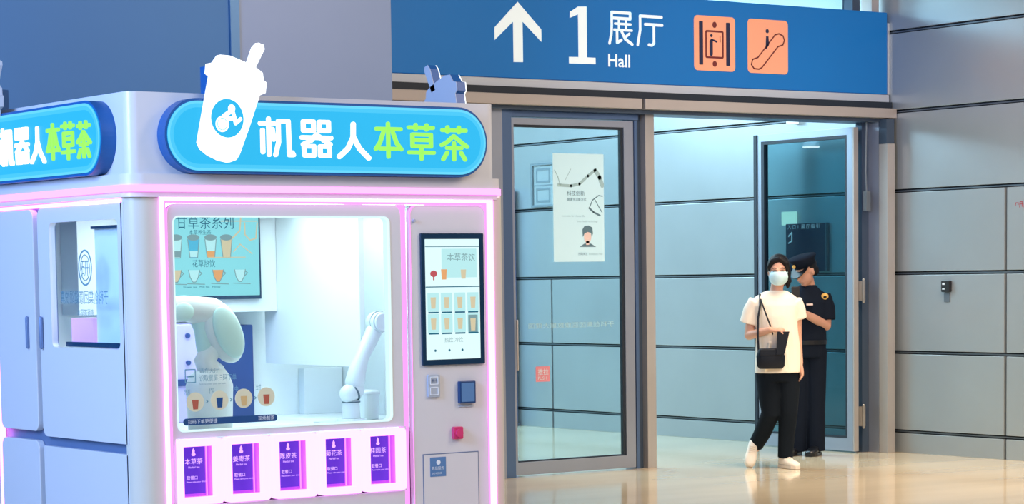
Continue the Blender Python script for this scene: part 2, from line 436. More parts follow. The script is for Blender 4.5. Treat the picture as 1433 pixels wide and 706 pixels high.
# ================================================================== HALL SIGN
sg = thing('hall_sign', (11.7, 14.57, 2.86), 'long blue overhead direction sign with white arrow, 1 and Hall, above the glass doors', 'sign')
S = FR(14.57)
obj('board', MB().box(7.6, 14.135, 14.57, 14.70, 2.925, 3.585), 'sign_blue', sg, bevel=0.006)
obj('light_rail', MB().box(7.6, WX-0.012, 14.56, 14.70, 2.856, 2.922), 'rail_silver', sg, bevel=0.006)
obj('end_strip', MB().box(14.137, WX-0.004, 14.565, 14.70, 2.925, 3.50), 'rail_silver', sg)
obj('arrow', MB().ext([(10.437, 3.474), (10.646, 3.285), (10.646, 3.196), (10.478, 3.335), (10.478, 3.042), (10.394, 3.040), (10.394, 3.33), (10.229, 3.191), (10.229, 3.280)], S, 0.0005, 0.004), 'sign_white', sg)
obj('digit', MB().ext([(10.910, 3.425), (10.985, 3.468), (11.064, 3.472), (11.064, 3.100), (11.143, 3.100), (11.143, 3.053), (10.897, 3.050), (10.897, 3.097), (10.985, 3.099), (10.985, 3.412), (10.908, 3.382)], S, 0.0005, 0.004), 'sign_white', sg)
def glyph(strokes, u, v, wd_, ht, th, F, m, par, w0=0.0005, w1=0.004):
    mb = MB()
    for st_ in strokes:
        t_ = th*(st_[0] if isinstance(st_[0], float) else 1.0)
        pts = [p for p in st_ if not isinstance(p, float)]
        stroke(mb, [(u+a*wd_, v+b*ht) for a, b in pts], t_, F, w0, w1)
    return obj('character', mb, m, par)
ZHAN = [[(.12, .95), (.90, .95), (.90, .78), (.12, .78)], [(.12, .95), (.12, .55), (.10, .30), (.02, .03)], [.8, (.26, .62), (.92, .62)], [.8, (.22, .44), (.97, .44)], [.8, (.42, .76), (.42, .44)], [.8, (.72, .76), (.72, .44)],
        [(.34, .42), (.34, .06)], [(.34, .06), (.52, .14)], [.9, (.86, .34), (.70, .24)], [(.52, .42), (.68, .18), (.98, .03)]]
TING = [[(.12, .93), (.97, .93)], [(.12, .93), (.12, .50), (.02, .03)], [(.32, .68), (.99, .68)], [(.66, .68), (.66, .10), (.58, .04), (.46, .05)]]
glyph(ZHAN, 11.272, 3.206, .225, .250, .022, S, 'sign_white', sg)
glyph(TING, 11.540, 3.206, .245, .240, .022, S, 'sign_white', sg)
text('Hall', 0.132, 'sign_white', S, 11.255, 3.043, 'lettering', sg, bold=0.002, sx=1.06)
for i, (a, b_) in enumerate(((12.095, 12.508), (12.637, 13.055))):
    ic = obj('pictogram', MB().ext(rrect(a, 3.046, b_, 3.464, 0.035), S, 0.0005, 0.003), 'sign_orange', sg, label=('lift pictogram' if i == 0 else 'escalator pictogram'))
    mb = MB(); mb2 = MB()
    if i == 0:
        c = 12.30
        mb2.ext(rrect(a+.05, 3.09, a+.088, 3.42, .006), S, .003, .005)
        mb2.ext(rrect(b_-.092, 3.09, b_-.054, 3.42, .006), S, .003, .005)
        mb.ring(rrect(a+.112, 3.142, b_-.118, 3.355, .015), rrect(a+.126, 3.156, b_-.132, 3.341, .008), S, .003, .005)
        mb.ext(disc(c, 3.398, .021, .023), S, .003, .005); mb.ext(disc(c, 3.10, .021, .022), S, .003, .005)
        stroke(mb2, [(c-.035, 3.27), (c-.035, 3.175)], .032, S, .003, .005)
        stroke(mb2, [(c-.03, 3.285), (c+.02, 3.27)], .014, S, .003, .005)
        mb2.ext(disc(c-.032, 3.315, .012), S, .003, .005)
        stroke(mb, [(c+.055, 3.31), (c+.055, 3.27)], .007, S, .003, .005)
    else:
        P = [(12.690, 3.145), (12.745, 3.162), (12.925, 3.345), (12.965, 3.355), (13.008, 3.340), (13.022, 3.305), (13.005, 3.270), (12.955, 3.255), (12.785, 3.085), (12.755, 3.072), (12.705, 3.075), (12.678, 3.105)]
        P = [(p[0]-0.005, p[1]+0.005) for p in P]
        stroke(mb, P, .010, S, .003, .005, closed=True)
        mb2.ext(disc(12.838, 3.375, .016), S, .003, .005)
        mb2.ext([(12.826, 3.335), (12.850, 3.335), (12.856, 3.27), (12.832, 3.24), (12.820, 3.235)], S, .003, .005)
    obj('symbol', mb, 'sign_brown', ic); obj('symbol', mb2, 'sign_navy', ic)

# ================================================================== KIOSK
KY = 10.0; KX0 = 5.0; KX1 = 7.055; KYB = 11.62
k = thing('drink_kiosk', (6.0, 10.8, 0), 'white self-service robot tea kiosk with pink light strips and glowing blue signs', 'kiosk')
KF = FR(KY)
# posts and carcass
def post(x0, x1, y0, y1, z0, z1, r, nm='corner_post'):
    P = rrect(x0, y0, x1, y1, r, 8)
    return obj(nm, MB().loft([[Vector((u, v, z)) for u, v in P] for z in (z0, z1)]), 'kiosk_post', k, smooth=False, bevel=0)
def shade_auto(o, ang=0.6):
    for f in o.data.polygons: f.use_smooth = True
    o.data.set_sharp_from_angle(angle=ang)
P = [(5.145, 10.0), (5.145, 10.07), (5.07, 10.10), (5.0, 10.10)] + [(5.0+0.09-0.09*cos(radians(a)), 10.0+0.09-0.09*sin(radians(a))) for a in range(0, 91, 10)]
o = obj('corner_post', MB().loft([[Vector((u, v, z)) for u, v in P] for z in (0, 1.885)]), 'kiosk_post', k); shade_auto(o)
o = obj('corner_post', MB().box(6.99, KX1-.005, 10.0, 10.12, 0, 1.885), 'kiosk_post', k, bevel=0.012)
obj('corner_post', MB().box(6.95, KX1-.005, 11.52, KYB, 0, 1.885), 'kiosk_post', k, bevel=0.012)
obj('corner_post', MB().box(5.0, 5.1, 11.52, KYB, 0, 1.885), 'kiosk_post', k, bevel=0.012)
obj('rear_panel', MB().box(5.1, 6.95, 11.58, 11.61, 0, 1.885), 'kiosk_white', k)
obj('side_panel', MB().box(7.01, 7.04, 10.12, 11.52, 0, 1.885), 'kiosk_white', k)
# fascia: sign box + ledge, rounded plan
def plan(x0, y0, x1, y1, r, z0, z1, nm, m, bevel=0):
    P = rrect(x0, y0, x1, y1, r, 8)
    o = obj(nm, MB().loft([[Vector((u, v, z)) for u, v in P] for z in (z0, z1)]), m, k); shade_auto(o, 0.5); return o
plan(5.0, 10.0, 7.02, KYB, 0.05, 1.965, 2.335, 'sign_housing', 'kiosk_white')
plan(4.975, 9.975, 7.062, KYB+.01, 0.09, 1.916, 1.966, 'ledge', 'kiosk_white')
plan(4.970, 9.970, 7.068, KYB+.015, 0.09, 1.886, 1.915, 'led_strip', 'led_pink')
plan(4.985, 9.985, 7.055, KYB, 0.08, 1.862, 1.886, 'ledge', 'kiosk_white')

# front face -----------------------------------------------------------
w0 = -0.03
mb = MB()
mb.ext(rrect(5.150, 1.846, 6.984, 1.861, .001), KF, -0.02, 0.018)
mb.ext(rrect(5.150, 0.02, 5.162, 1.846, .001), KF, -0.02, 0.018)
mb.ext(rrect(6.966, 0.02, 6.984, 1.846, .001), KF, -0.02, 0.018)
obj('led_frame', mb, 'led_white_pink', k)
mb = MB()
mb.ext(rrect(5.164, 1.836, 6.962, 1.846, .001), KF, -0.03, -0.008)
mb.ext(rrect(5.164, 0.02, 5.184, 1.836, .001), KF, -0.03, -0.008)
mb.ext(rrect(6.950, 0.02, 6.962, 1.836, .001), KF, -0.03, -0.008)
mb.ext(rrect(6.447, 0.02, 6.498, 1.836, .001), KF, -0.05, -0.035)
obj('glow_channel', mb, 'led_soft', k, label='recessed pink light channel')
# left front panel with window
panel = MB()
winR = rrect(5.210, 0.785, 6.384, 1.778, 0.032)
outr = rrect(5.184, 0.757, 6.447, 1.834, 0.001)
outr2 = [p for p in rrect(5.184, 0.757, 6.447, 1.834, 0.05)]
for i in range(14, 28): outr2[i] = outr[i]        # only the upper corners are rounded
panel.ring(outr2, winR, KF, -0.03, 0)
panel.box(5.184, 6.447, 10.0, 10.03, 0.02, 0.442)
panel.box(5.184, 5.200, 10.0, 10.03, 0.442, 0.757)
panel.box(6.458, 6.447, 10.0, 10.03, 0.442, 0.757)
obj('front_panel', panel, 'kiosk_white', k)
o = obj('window_rim', MB().ring(winR, rrect(5.216, 0.792, 6.378, 1.772, 0.028), KF, -0.05, 0.003), 'screen_white', k)
gp = obj('window_pane', MB().ext(rrect(5.214, 0.79, 6.380, 1.774, 0.03), KF, -0.016, -0.012), 'kiosk_glass', k)
# window decals
DF = FR(10.0145)
drink = [('decal_brown', .030), ('decal_navy', .042), ('decal_tan', .036), ('decal_brown', .034)]
for i, (u, v) in enumerate([(5.312, 0.922), (5.439, 0.925), (5.567, 0.929), (5.688, 0.932)]):
    dc = obj('drink_decal', MB().ext(disc(u, v, 0.046, 0.045), DF, 0.0, 0.002), 'decal_cream', gp, label='round cream sticker with a small tea cup drawing')
    h = drink[i][1]
    text('制作冲封'[i], 0.03, 'decal_teal', DF, u-.058, v+.035, 'decal_text', gp, w0=0.002)
    m2 = MB(); m2.ext([(u-.017, v+h*.3), (u+.017, v+h*.3), (u+.012, v-.034), (u-.012, v-.034)], DF, .002, .003)
    obj('cup_print', m2, drink[i][0], gp)
    if i < 3: m3 = MB(); stroke(m3, [(u+.058, v+.006), (u+.066, v), (u+.058, v-.006)], .004, DF, 0, .002); obj('arrow_print', m3, 'decal_teal', gp)
obj('caption_bar', MB().ext(rrect(5.248, 0.815, 5.745, 0.847, 0.015), DF, 0, .002), 'decal_navy', gp)
text('扫码下单更便捷', 0.022, 'sticker_white', DF, 5.27, 0.823, 'decal_text', gp, w0=.002)
text('现场制茶', 0.022, 'sticker_white', DF, 5.64, 0.824, 'decal_text', gp, w0=.002)
text('请在大厅', 0.026, 'decal_teal', DF, 5.335, 1.055, 'decal_text', gp, w0=.001)
text('识取餐屏扫码下单', 0.034, 'decal_teal', DF, 5.335, 1.018, 'decal_text', gp, w0=.001, sx=.72)
text('Scan to order your tea here', 0.012, 'decal_teal', DF, 5.335, 1.000, 'decal_text', gp, w0=.001)
mb = MB(); mb.ring(rrect(5.262, 1.01, 5.318, 1.075, .004), rrect(5.266, 1.015, 5.314, 1.07, .004), DF, 0, .002)
stroke(mb, [(5.272, 1.04), (5.308, 1.04)], .006, DF, 0, .002)
obj('frame_decal', mb, 'decal_teal', gp)

# dispensing hatches
names = ['本草茶', '姜枣茶', '陈皮茶', '菊花茶', '桂圆茶']
x0s = [5.200, 5.452, 5.706, 5.960, 6.212]
for i, x in enumerate(x0s):
    x1 = x+0.236; zb, zt = 0.447, 0.752
    h = obj('hatch_frame', MB().ring(rrect(x, zb, x1, zt, 0.022), rrect(x+.030, zb+.034, x1-.036, zt-.034, 0.002), KF, -0.03, 0.016), 'led_hatch', k, label='glowing pink-white hatch frame')
    a, b_ = x+.030, x1-.036
    obj('hatch_lining', MB().box(a-.004, a, 10.03, 10.12, zb+.03, zt-.03).box(b_, b_+.004, 10.03, 10.12, zb+.03, zt-.03)
        .box(a, b_, 10.03, 10.12, zb+.030, zb+.034).box(a, b_, 10.03, 10.12, zt-.034, zt-.030).box(a, b_, 10.12, 10.125, zb+.03, zt-.03), 'slot_inner', h)
    c = obj('hatch_door', MB().box(a-.006, b_-.02, 10.062, 10.067, zb+.046, zt-.030), 'card_indigo', h)
    C = FR(10.062)
    um = (a+b_-.02)/2+.016
    text(names[i], 0.030, 'card_text', C, um, 0.632, 'lettering', h, align='CENTER', sx=1.05)
    text('Herbal tea', 0.014, 'card_text', C, um, 0.612, 'lettering', h, align='CENTER')
    text('取餐口', 0.020, 'card_text', C, um-.04, 0.560, 'lettering', h)
    text('Please take your drink', 0.0095, 'card_text', C, um-.04, 0.545, 'lettering', h, sx=1.2)
    mb = MB(); mb.ext([(um, .706), (um+.007, .694), (um+.006, .684), (um+.011, .676), (um+.006, .669), (um-.006, .669), (um-.011, .676), (um-.006, .684), (um-.007, .694)][::-1], C, 0, .002)
    obj('leaf_mark', mb, 'card_text', h)
    obj('glow_edge', MB().box(b_-.017, b_-.011, 10.058, 10.06, zb+.034, zt-.034), 'led_soft', h)

# right front panel
rp = rrect(6.500, 0.02, 6.950, 1.834, 0.045)
obj('control_panel', MB().ext(rp, KF, -0.03, 0.0), 'kiosk_white', k)
mb = MB(); mb.ring(rp, rrect(6.504, 0.024, 6.946, 1.830, 0.042), KF, -0.002, 0.002); obj('panel_edge', mb, 'led_soft', k)
ts = obj('touch_screen', MB().ext(rrect(6.556, 1.050, 6.926, 1.698, .006), KF, 0, 0.014), 'bezel', k, bevel=.002, label='tall black-framed ordering touch screen')
TF = FR(KY-0.0145)
T = lambda u, v: (6.577+u*(6.898-6.577)/1.0, 1.078+v*(1.668-1.078))
def tr(u0, v0, u1, v1, r=.002): a = T(u0, v0); b = T(u1, v1); return rrect(a[0], a[1], b[0], b[1], r, 2)
obj('display', MB().ext(tr(0, 0, 1, 1), TF, 0, .001), 'screen_white', ts)
mb = MB(); mb.ext(tr(0, .60, 1, .608), TF, .001, .002); mb.ext(tr(0, .935, 1, .940), TF, .001, .0016)
for r in range(2):
    for c in range(4): mb.ext(tr(.04+c*.245, .385-.175*r, .23+c*.245, .398-.175*r), TF, .0018, .0026)
objs('menu_line', mb, 'ink_teal', ts)
mb = MB()
for r in range(2):
    for c in range(4): mb.ext(tr(.03+c*.245, .40-.175*r, .24+c*.245, .555-.175*r), TF, .001, .0015)
mb.ext(tr(.3, .68, .95, .92), TF, .001, .0014)
objs('menu_tile', mb, 'ink_aqua', ts)
mb = MB()
for r in range(2):
    for c in range(4):
        if r == 1 and c == 3: continue
        u = .135+c*.245; v = .425-.175*r
        a = T(u, v); mb.ext([(a[0]-.012, a[1]), (a[0]+.012, a[1]), (a[0]+.016, a[1]+.055), (a[0]-.016, a[1]+.055)], TF, .0015, .0022)
a = T(.70, .67); mb.ext([(a[0]-.012, a[1]), (a[0]+.012, a[1]), (a[0]+.016, a[1]+.045), (a[0]-.016, a[1]+.045)], TF, .0015, .0022)
objs('drink_print', mb, 'ink_tan', ts)
a = T(.865, .235); obj('drink_print', MB().ext(rrect(a[0]-.028, a[1]-.012, a[0]+.028, a[1]+.078, .002, 2), TF, .0015, .002), 'ink_grey', ts)
obj('drink_print', MB().ext([(a[0]-.012, a[1]), (a[0]+.012, a[1]), (a[0]+.016, a[1]+.06), (a[0]-.016, a[1]+.06)], TF, .002, .003), 'ink_tan', ts)
a = T(.15, .68); obj('drink_print', MB().ext(disc(a[0], a[1]+.02, .02, .016), TF, .0015, .0022).ext(rrect(a[0]-.004, a[1]-.012, a[0]+.004, a[1]+.01, .001), TF, .0015, .0022), 'ink_red', ts)
a = T(.34, .665); obj('drink_print', MB().ext([(a[0]-.013, a[1]), (a[0]+.013, a[1]), (a[0]+.017, a[1]+.05), (a[0]-.017, a[1]+.05)], TF, .0015, .0022), 'ink_orange', ts)
a = T(.52, .84); text('本草茶饮', .042, 'ink_grey', TF, a[0]-.04, a[1]-.01, 'lettering', ts, w0=.0015)
a = T(.5, .145); text('热饮 冷饮', .026, 'ink_grey', TF, a[0], a[1], 'lettering', ts, align='CENTER', w0=.0015)
mb = MB()
for u in (.16, .42, .66): a = T(u, .075); mb.ext(disc(a[0], a[1], .006), TF, .0015, .002)
objs('menu_icon', mb, 'ink_teal', ts)
cam_k = obj('camera_stud', MB().cyl(KF(6.522, 1.758, 0), KF(6.522, 1.758, .012), .008), 'grey_plastic', k, smooth=False)
cr = obj('card_reader', MB().ext(rrect(6.586, .893, 6.655, 1.005, .006), KF, 0, .012), 'grey_plastic', k, bevel=.002)
objs('reader_mark', MB().ring(rrect(6.596, .955, 6.645, .995, .004), rrect(6.600, .959, 6.641, .991, .003), KF, .012, .014).ring(rrect(6.596, .903, 6.645, .943, .004), rrect(6.600, .907, 6.641, .939, .003), KF, .012, .014), 'sticker_white', cr)
text('刷卡', .018, 'navy_plastic', FR(KY-.014), 6.603, .968, 'lettering', cr)
pp = obj('scan_pad', MB().ext(rrect(6.766, .855, 6.862, .967, .006), KF, 0, .022), 'navy_plastic', k, bevel=.004)
obj('scan_glass', MB().ext(rrect(6.775, .864, 6.853, .958, .004), KF, .022, .023), 'sticker_blue', pp)
obj('scan_shelf', MB().ext(rrect(6.772, .838, 6.858, .842, .001), KF, 0, .006), 'grey_plastic', pp)
eb = obj('stop_button_housing', MB().ext(rrect(6.727, .680, 6.783, .742, .008), KF, 0, .022), 'button_red', k, bevel=.003, label='red emergency button box')
obj('button', MB().cyl(KF(6.755, .71, .022), KF(6.755, .71, .034), .020), 'button_red', eb)
mb = MB(); mb.ring(rrect(6.553, .04, 6.886, .614, .002), rrect(6.557, .044, 6.882, .610, .002), KF, .0, .0015)
obj('service_flap_seam', mb, 'handle_grey', k)
fp = obj('service_flap', MB().ext(rrect(6.558, .045, 6.881, .609, .002), KF, 0, .003), 'kiosk_white', k)
st = obj('warning_sticker', MB().ext(rrect(6.594, .500, 6.688, .596, .002), KF, .003, .004), 'sticker_blue', fp)
text('售后服务', .018, 'sticker_white', FR(KY-.0045), 6.602, .535, 'lettering', fp)
text('24小时热线', .012, 'sticker_white', FR(KY-.0045), 6.602, .512, 'lettering', fp)
obj('sticker_mark', MB().ext(disc(6.643, .570, .012), KF, .004, .005), 'sticker_white', fp)

# left side face --------------------------------------------------------
SF = LF(KX0)
sd = MB()
so = rrect(-11.0, .737, -10.07, 1.840, .001); so2 = rrect(-11.0, .737, -10.07, 1.840, .045)
for i in list(range(0, 7))+list(range(21, 28)): so2[i] = so[i]
si = rrect(-10.868, 1.172, -10.135, 1.768, .03)
sd.ring(so2, si, SF, -.03, 0)
dn = obj('upper_side_door', sd, 'kiosk_white', k, bevel=0.0)
sp = obj('side_window_pane', MB().ext(rrect(-10.866, 1.174, -10.137, 1.766, .03), SF, -.016, -.012), 'kiosk_glass', k)
obj('upper_side_door', MB().ext(rrect(-11.49, .757, -11.045, 1.838, .045), SF, -.03, .004), 'kiosk_white', k, bevel=.004)
obj('lower_side_door', MB().ext(rrect(-11.49, .02, -11.045, .712, .045), SF, -.03, .004), 'kiosk_white', k, bevel=.004)
obj('lower_side_door', MB().ext(rrect(-11.0, .02, -10.08, .690, .004), SF, -.03, 0), 'kiosk_white', k, bevel=.004)
obj('side_backing', MB().box(5.04, 5.05, 10.9, 11.52, .02, 1.86).box(5.04, 5.05, 10.07, 10.9, .02, 1.13).box(5.031, 5.04, 10.06, 11.5, .68, .76), 'handle_grey', k)
mb = MB(); mb.ext(rrect(-11.50, 1.842, -10.085, 1.858, .001), SF, -.02, .004); mb.ext(rrect(-11.52, .02, -11.495, 1.858, .001), SF, -.02, .004)
obj('led_frame', mb, 'led_white_pink', k)
for y in (11.125, 10.965):
    obj('door_handle', MB().tube([SF(-y, 1.17, .012), SF(-y, 1.31, .012)], .010, flat=.8), 'handle_grey', k, smooth=True)
# things behind the side window
obj('display_board', MB().box(5.12, 5.125, 10.37, 10.62, 1.19, 1.735), 'frost_panel', k, label='pale display board behind the side window')
obj('display_board', MB().box(5.14, 5.145, 10.13, 10.37, 1.19, 1.735), 'frost_panel_blue', k, label='bluish display board behind the side window')
obj('board_rail', MB().box(5.10, 5.12, 10.12, 10.62, 1.732, 1.745), 'bezel', k)
obj('window_sill_bar', MB().box(5.035, 5.06, 10.135, 10.79, 1.175, 1.198), 'bezel', k)
obj('pink_carton', MB().box(5.10, 5.20, 10.62, 10.86, 1.18, 1.31), 'pink_box', k)
WF = LF(5.012)
mb = MB(); mb.ring(disc(-10.505, 1.549, .072, .085), disc(-10.505, 1.549, .064, .077), WF, 0, .002)
mb.ring(disc(-10.505, 1.549, .050, .062), disc(-10.505, 1.549, .046, .058), WF, 0, .002)
obj('round_emblem', mb, 'decal_teal', sp)
text('研', .085, 'decal_teal', WF, -10.505, 1.515, 'emblem_character', sp, align='CENTER')
text('于科创集团康健颂悦真', .070, 'decal_teal', WF, -10.265, 1.385, 'decal_text', sp, sx=.74, mirror=True)
text('务服茶草本', .036, 'decal_teal', WF, -10.42, 1.325, 'decal_text', sp, mirror=True)

# interior --------------------------------------------------------------
obj('worktop', MB().box(5.06, 7.0, 10.035, 11.5, .73, .75), 'kiosk_inner', k)
obj('inner_back_wall', MB().box(5.06, 7.0, 11.50, 11.52, .75, 1.86), 'kiosk_inner', k)
obj('inner_side_wall', MB().box(6.985, 7.0, 10.035, 11.5, .75, 1.86), 'kiosk_inner', k)
obj('inner_ceiling', MB().box(5.06, 7.0, 10.035, 11.5, 1.862, 1.88), 'kiosk_inner', k)
obj('ceiling_lamp', MB().box(5.25, 6.42, 10.12, 11.1, 1.852, 1.860).box(6.6, 6.9, 10.2, 11.3, 1.852, 1.86), 'interior_lamp', k)
obj('partition', MB().box(6.50, 6.53, 10.474, 11.44, 1.035, 1.86), 'kiosk_inner', k, bevel=.003)
obj('overhead_cabinet', MB().box(5.35, 6.498, 11.3, 11.498, 1.315, 1.86), 'kiosk_inner', k, bevel=.004)
MX = .022
ms = obj('menu_screen', MB().box(5.60, 6.384, 11.265, 11.3, 1.383, 1.86), 'bezel', k, label='cyan drinks menu screen on the cabinet')
_mf = FR(11.265)
MF = lambda u, v, w: _mf(u+.022, v, w)
obj('display', MB().ext(rrect(5.61, 1.402, 6.352, 1.858, .002), MF, 0, .001), 'menu_cyan', ms)
text('甘草茶系列', .078, 'ink_teal', MF, 5.865, 1.755, 'lettering', ms, w0=.001, sx=.88)
text('本草养生茶', .026, 'ink_teal', MF, 5.94, 1.722, 'lettering', ms, w0=.001)
text('花草热饮', .042, 'ink_teal', MF, 5.955, 1.555, 'lettering', ms, w0=.001, sx=.8)
text('Flower tea   Milk tea   Honey', .014, 'ink_teal', MF, 5.90, 1.445, 'lettering', ms, w0=.001, sx=1.3)
gl = [(5.865, 'ink_aqua', 'ink_grey'), (5.965, 'ink_blue', 'ink_aqua'), (6.065, 'ink_aqua', 'ink_orange'), (6.158, 'ink_tan', 'ink_tan')]
for u, c1, c2 in gl:
    v = 1.600
    obj('glass_print', MB().ext([(u-.022, v), (u+.022, v), (u+.032, v+.095), (u-.032, v+.095)], MF, .001, .002), c1, ms)
    obj('glass_print', MB().ext([(u-.021, v+.004), (u+.021, v+.004), (u+.024, v+.035), (u-.024, v+.035)], MF, .002, .003), c2, ms)
    obj('glass_print', MB().ext(disc(u, v+.105, .036, .016), MF, .002, .003), 'ink_grey', ms)
    mb = MB(); stroke(mb, [(u-.033, v+.095), (u-.022, v+.0)], .004, MF, .003, .004); stroke(mb, [(u+.033, v+.095), (u+.022, v+.0), (u-.022, v)], .004, MF, .003, .004)
    obj('glass_outline', mb, 'ink_grey', ms)
for u, c1 in [(5.86, 'ink_tan'), (5.965, 'ink_aqua'), (6.105, 'ink_orange'), (6.235, 'ink_aqua')]:
    v = 1.475
    P = [(u-.032, v+.062), (u-.024, v+.025), (u-.008, v), (u+.008, v), (u+.024, v+.025), (u+.032, v+.062)]
    obj('cup_print', MB().ext(P[::-1], MF, .001, .002), c1, ms)
    mb = MB(); stroke(mb, P, .004, MF, .002, .003); stroke(mb, [(u+.03, v+.055), (u+.045, v+.045), (u+.026, v+.028)], .004, MF, .002, .003); stroke(mb, [(u-.04, v-.008), (u+.06, v-.012)], .004, MF, .002, .003)
    obj('cup_outline', mb, 'ink_grey', ms)
mb = MB(); stroke(mb, [(6.25, 1.83), (6.24, 1.74), (6.17, 1.68)], .008, MF, .001, .002)
stroke(mb, [(6.27, 1.78), (6.27, 1.72), (6.30, 1.69), (6.335, 1.70), (6.345, 1.78)], .007, MF, .001, .002); stroke(mb, [(6.13, 1.79), (6.345, 1.79)], .005, MF, .001, .002)
stroke(mb, [(6.20, 1.63), (6.24, 1.67), (6.31, 1.62)], .005, MF, .001, .002)
obj('line_drawing', mb, 'ink_tan', ms)
obj('shelf_bead', MB().box(6.07, 6.29, 11.258, 11.264, 1.600, 1.604), 'ink_tan', ms)
obj('navy_cabinet', MB().box(6.06, 6.405, 11.40, 11.498, .75, 1.246), 'navy_panel', k, bevel=.01)
lm = obj('ice_machine', MB().box(5.60, 6.04, 11.25, 11.49, .75, 1.26), 'lavender', k, bevel=.01)
obj('machine_band', MB().box(5.60, 6.04, 11.235, 11.25, .94, .975), 'navy_panel', lm)
for z in (.88, 1.06, 1.2): obj('machine_knob', MB().cyl((5.93, 11.25, z), (5.93, 11.235, z), .012), 'navy_panel', lm)
obj('back_splash', MB().box(6.735, 6.98, 11.44, 11.498, .75, 1.0), 'kiosk_inner', k, bevel=.004)
tray = obj('drip_tray', MB().ext(rrect(6.29, 10.33, 6.80, 10.62, .03), lambda u, v, w: Vector((u, v, .75+w)), 0, .014), 'robot_white', k)
obj('white_canister', MB().loft([[Vector((6.60+x*r, 10.56+y*r, z)) for x, y in disc(0, 0, 1, 1, 24)] for z, r in ((.764, .046), (.89, .052), (.892, .058), (.905, .055), (.915, .035))]), 'robot_white', k, bevel=.004)

# glowing signs ----------------------------------------------------------
g1 = dict(
 ji=[[(60, 185), (215, 185)], [(155, 130), (155, 550)], [(85, 265), (85, 520)], [(195, 250), (212, 370)], [(265, 155), (265, 400), (228, 550)], [(265, 155), (380, 155)], [(380, 155), (385, 548), (432, 548)], [(418, 520), (432, 548)]],
 qi=[[(550, 150), (670, 150)], [(550, 150), (550, 255)], [(550, 255), (670, 255)], [(670, 150), (670, 255)], [(737, 150), (845, 150)], [(737, 150), (737, 255)], [(737, 255), (845, 255)], [(845, 150), (845, 255)],
     [(530, 338), (870, 338)], [(700, 300), (640, 370), (545, 420)], [(700, 300), (790, 370), (860, 415)], [(555, 440), (670, 440)], [(555, 440), (560, 548)], [(560, 548), (670, 548)], [(670, 440), (670, 548)], [(742, 440), (850, 440)], [(742, 440), (742, 548)], [(742, 548), (850, 548)], [(850, 440), (850, 548)]],
 ren=[[(1135, 165), (1132, 320), (1065, 460), (965, 555)], [(1140, 330), (1205, 455), (1312, 565)]])
g2 = dict(
 ben=[[(115, 235), (375, 235)], [(240, 175), (240, 545)], [(190, 270), (150, 390), (105, 460)], [(290, 270), (330, 390), (380, 460)], [(150, 455), (335, 455)]],
 cao=[[(465, 210), (730, 210)], [(540, 180), (540, 230)], [(660, 180), (660, 230)], [(503, 288), (707, 288), (707, 420), (503, 420), (503, 288)], [(503, 350), (707, 350)], [(465, 490), (735, 490)], [(600, 425), (600, 560)]],
 cha=[[(835, 230), (1095, 230)], [(892, 195), (892, 250)], [(1020, 195), (1020, 250)], [(960, 295), (880, 370), (825, 400)], [(960, 295), (1050, 370), (1110, 415)], [(885, 430), (1045, 430)], [(962, 375), (962, 560)], [(885, 485), (840, 560)], [(1042, 485), (1085, 560)]])
def sign(parent, F, u0, u1, cup_u, tx0, tx1, tag_side):
    # F: u to the viewer's right, v up, w outward
    zc, h = 2.138, 0.170
    def pill(g): return rrect(u0+g, zc-h+g, u1-g, zc+h-g, h-g-.001, 14)
    body = obj('sign_light_box', MB().ext(pill(0), F, 0.0, 0.075), 'sign_rim', parent, label='pill-shaped glowing blue sign box')
    obj('sign_face', MB().ext(pill(.012), F, .075, .080), 'face_cyan', body)
    obj('sign_edge_glow', MB().ring(pill(.012), pill(.024), F, .0795, .0806), 'face_edge', body)
    obj('sign_edge_glow', MB().ring(pill(.024), pill(.042), F, .0795, .0804), 'face_mid', body)
    sc = (tx1-tx0)/(6.799-5.627)
    for d, ox, px0, k0, oy, yb, ky, wd, m in ((g1, 5.627, 50, .000469, 2.042, 590, .000394, 60*.00042, 'letter_white'), (g2, 6.247, 80, .000525, 2.049, 570, .000426, 46*.00045, 'letter_green')):
        for nm, ss in d.items():
            mb = MB()
            for s_ in ss:
                stroke(mb, [(tx0+(ox+(x-px0)*k0-5.627)*sc, oy+(yb-y)*ky) for x, y in s_], wd*(.55+.45*sc) * (0.78 if nm in ('qi', 'ji') else 0.9), F, .0805, .092)
            obj('character', mb, m, body)
    return body
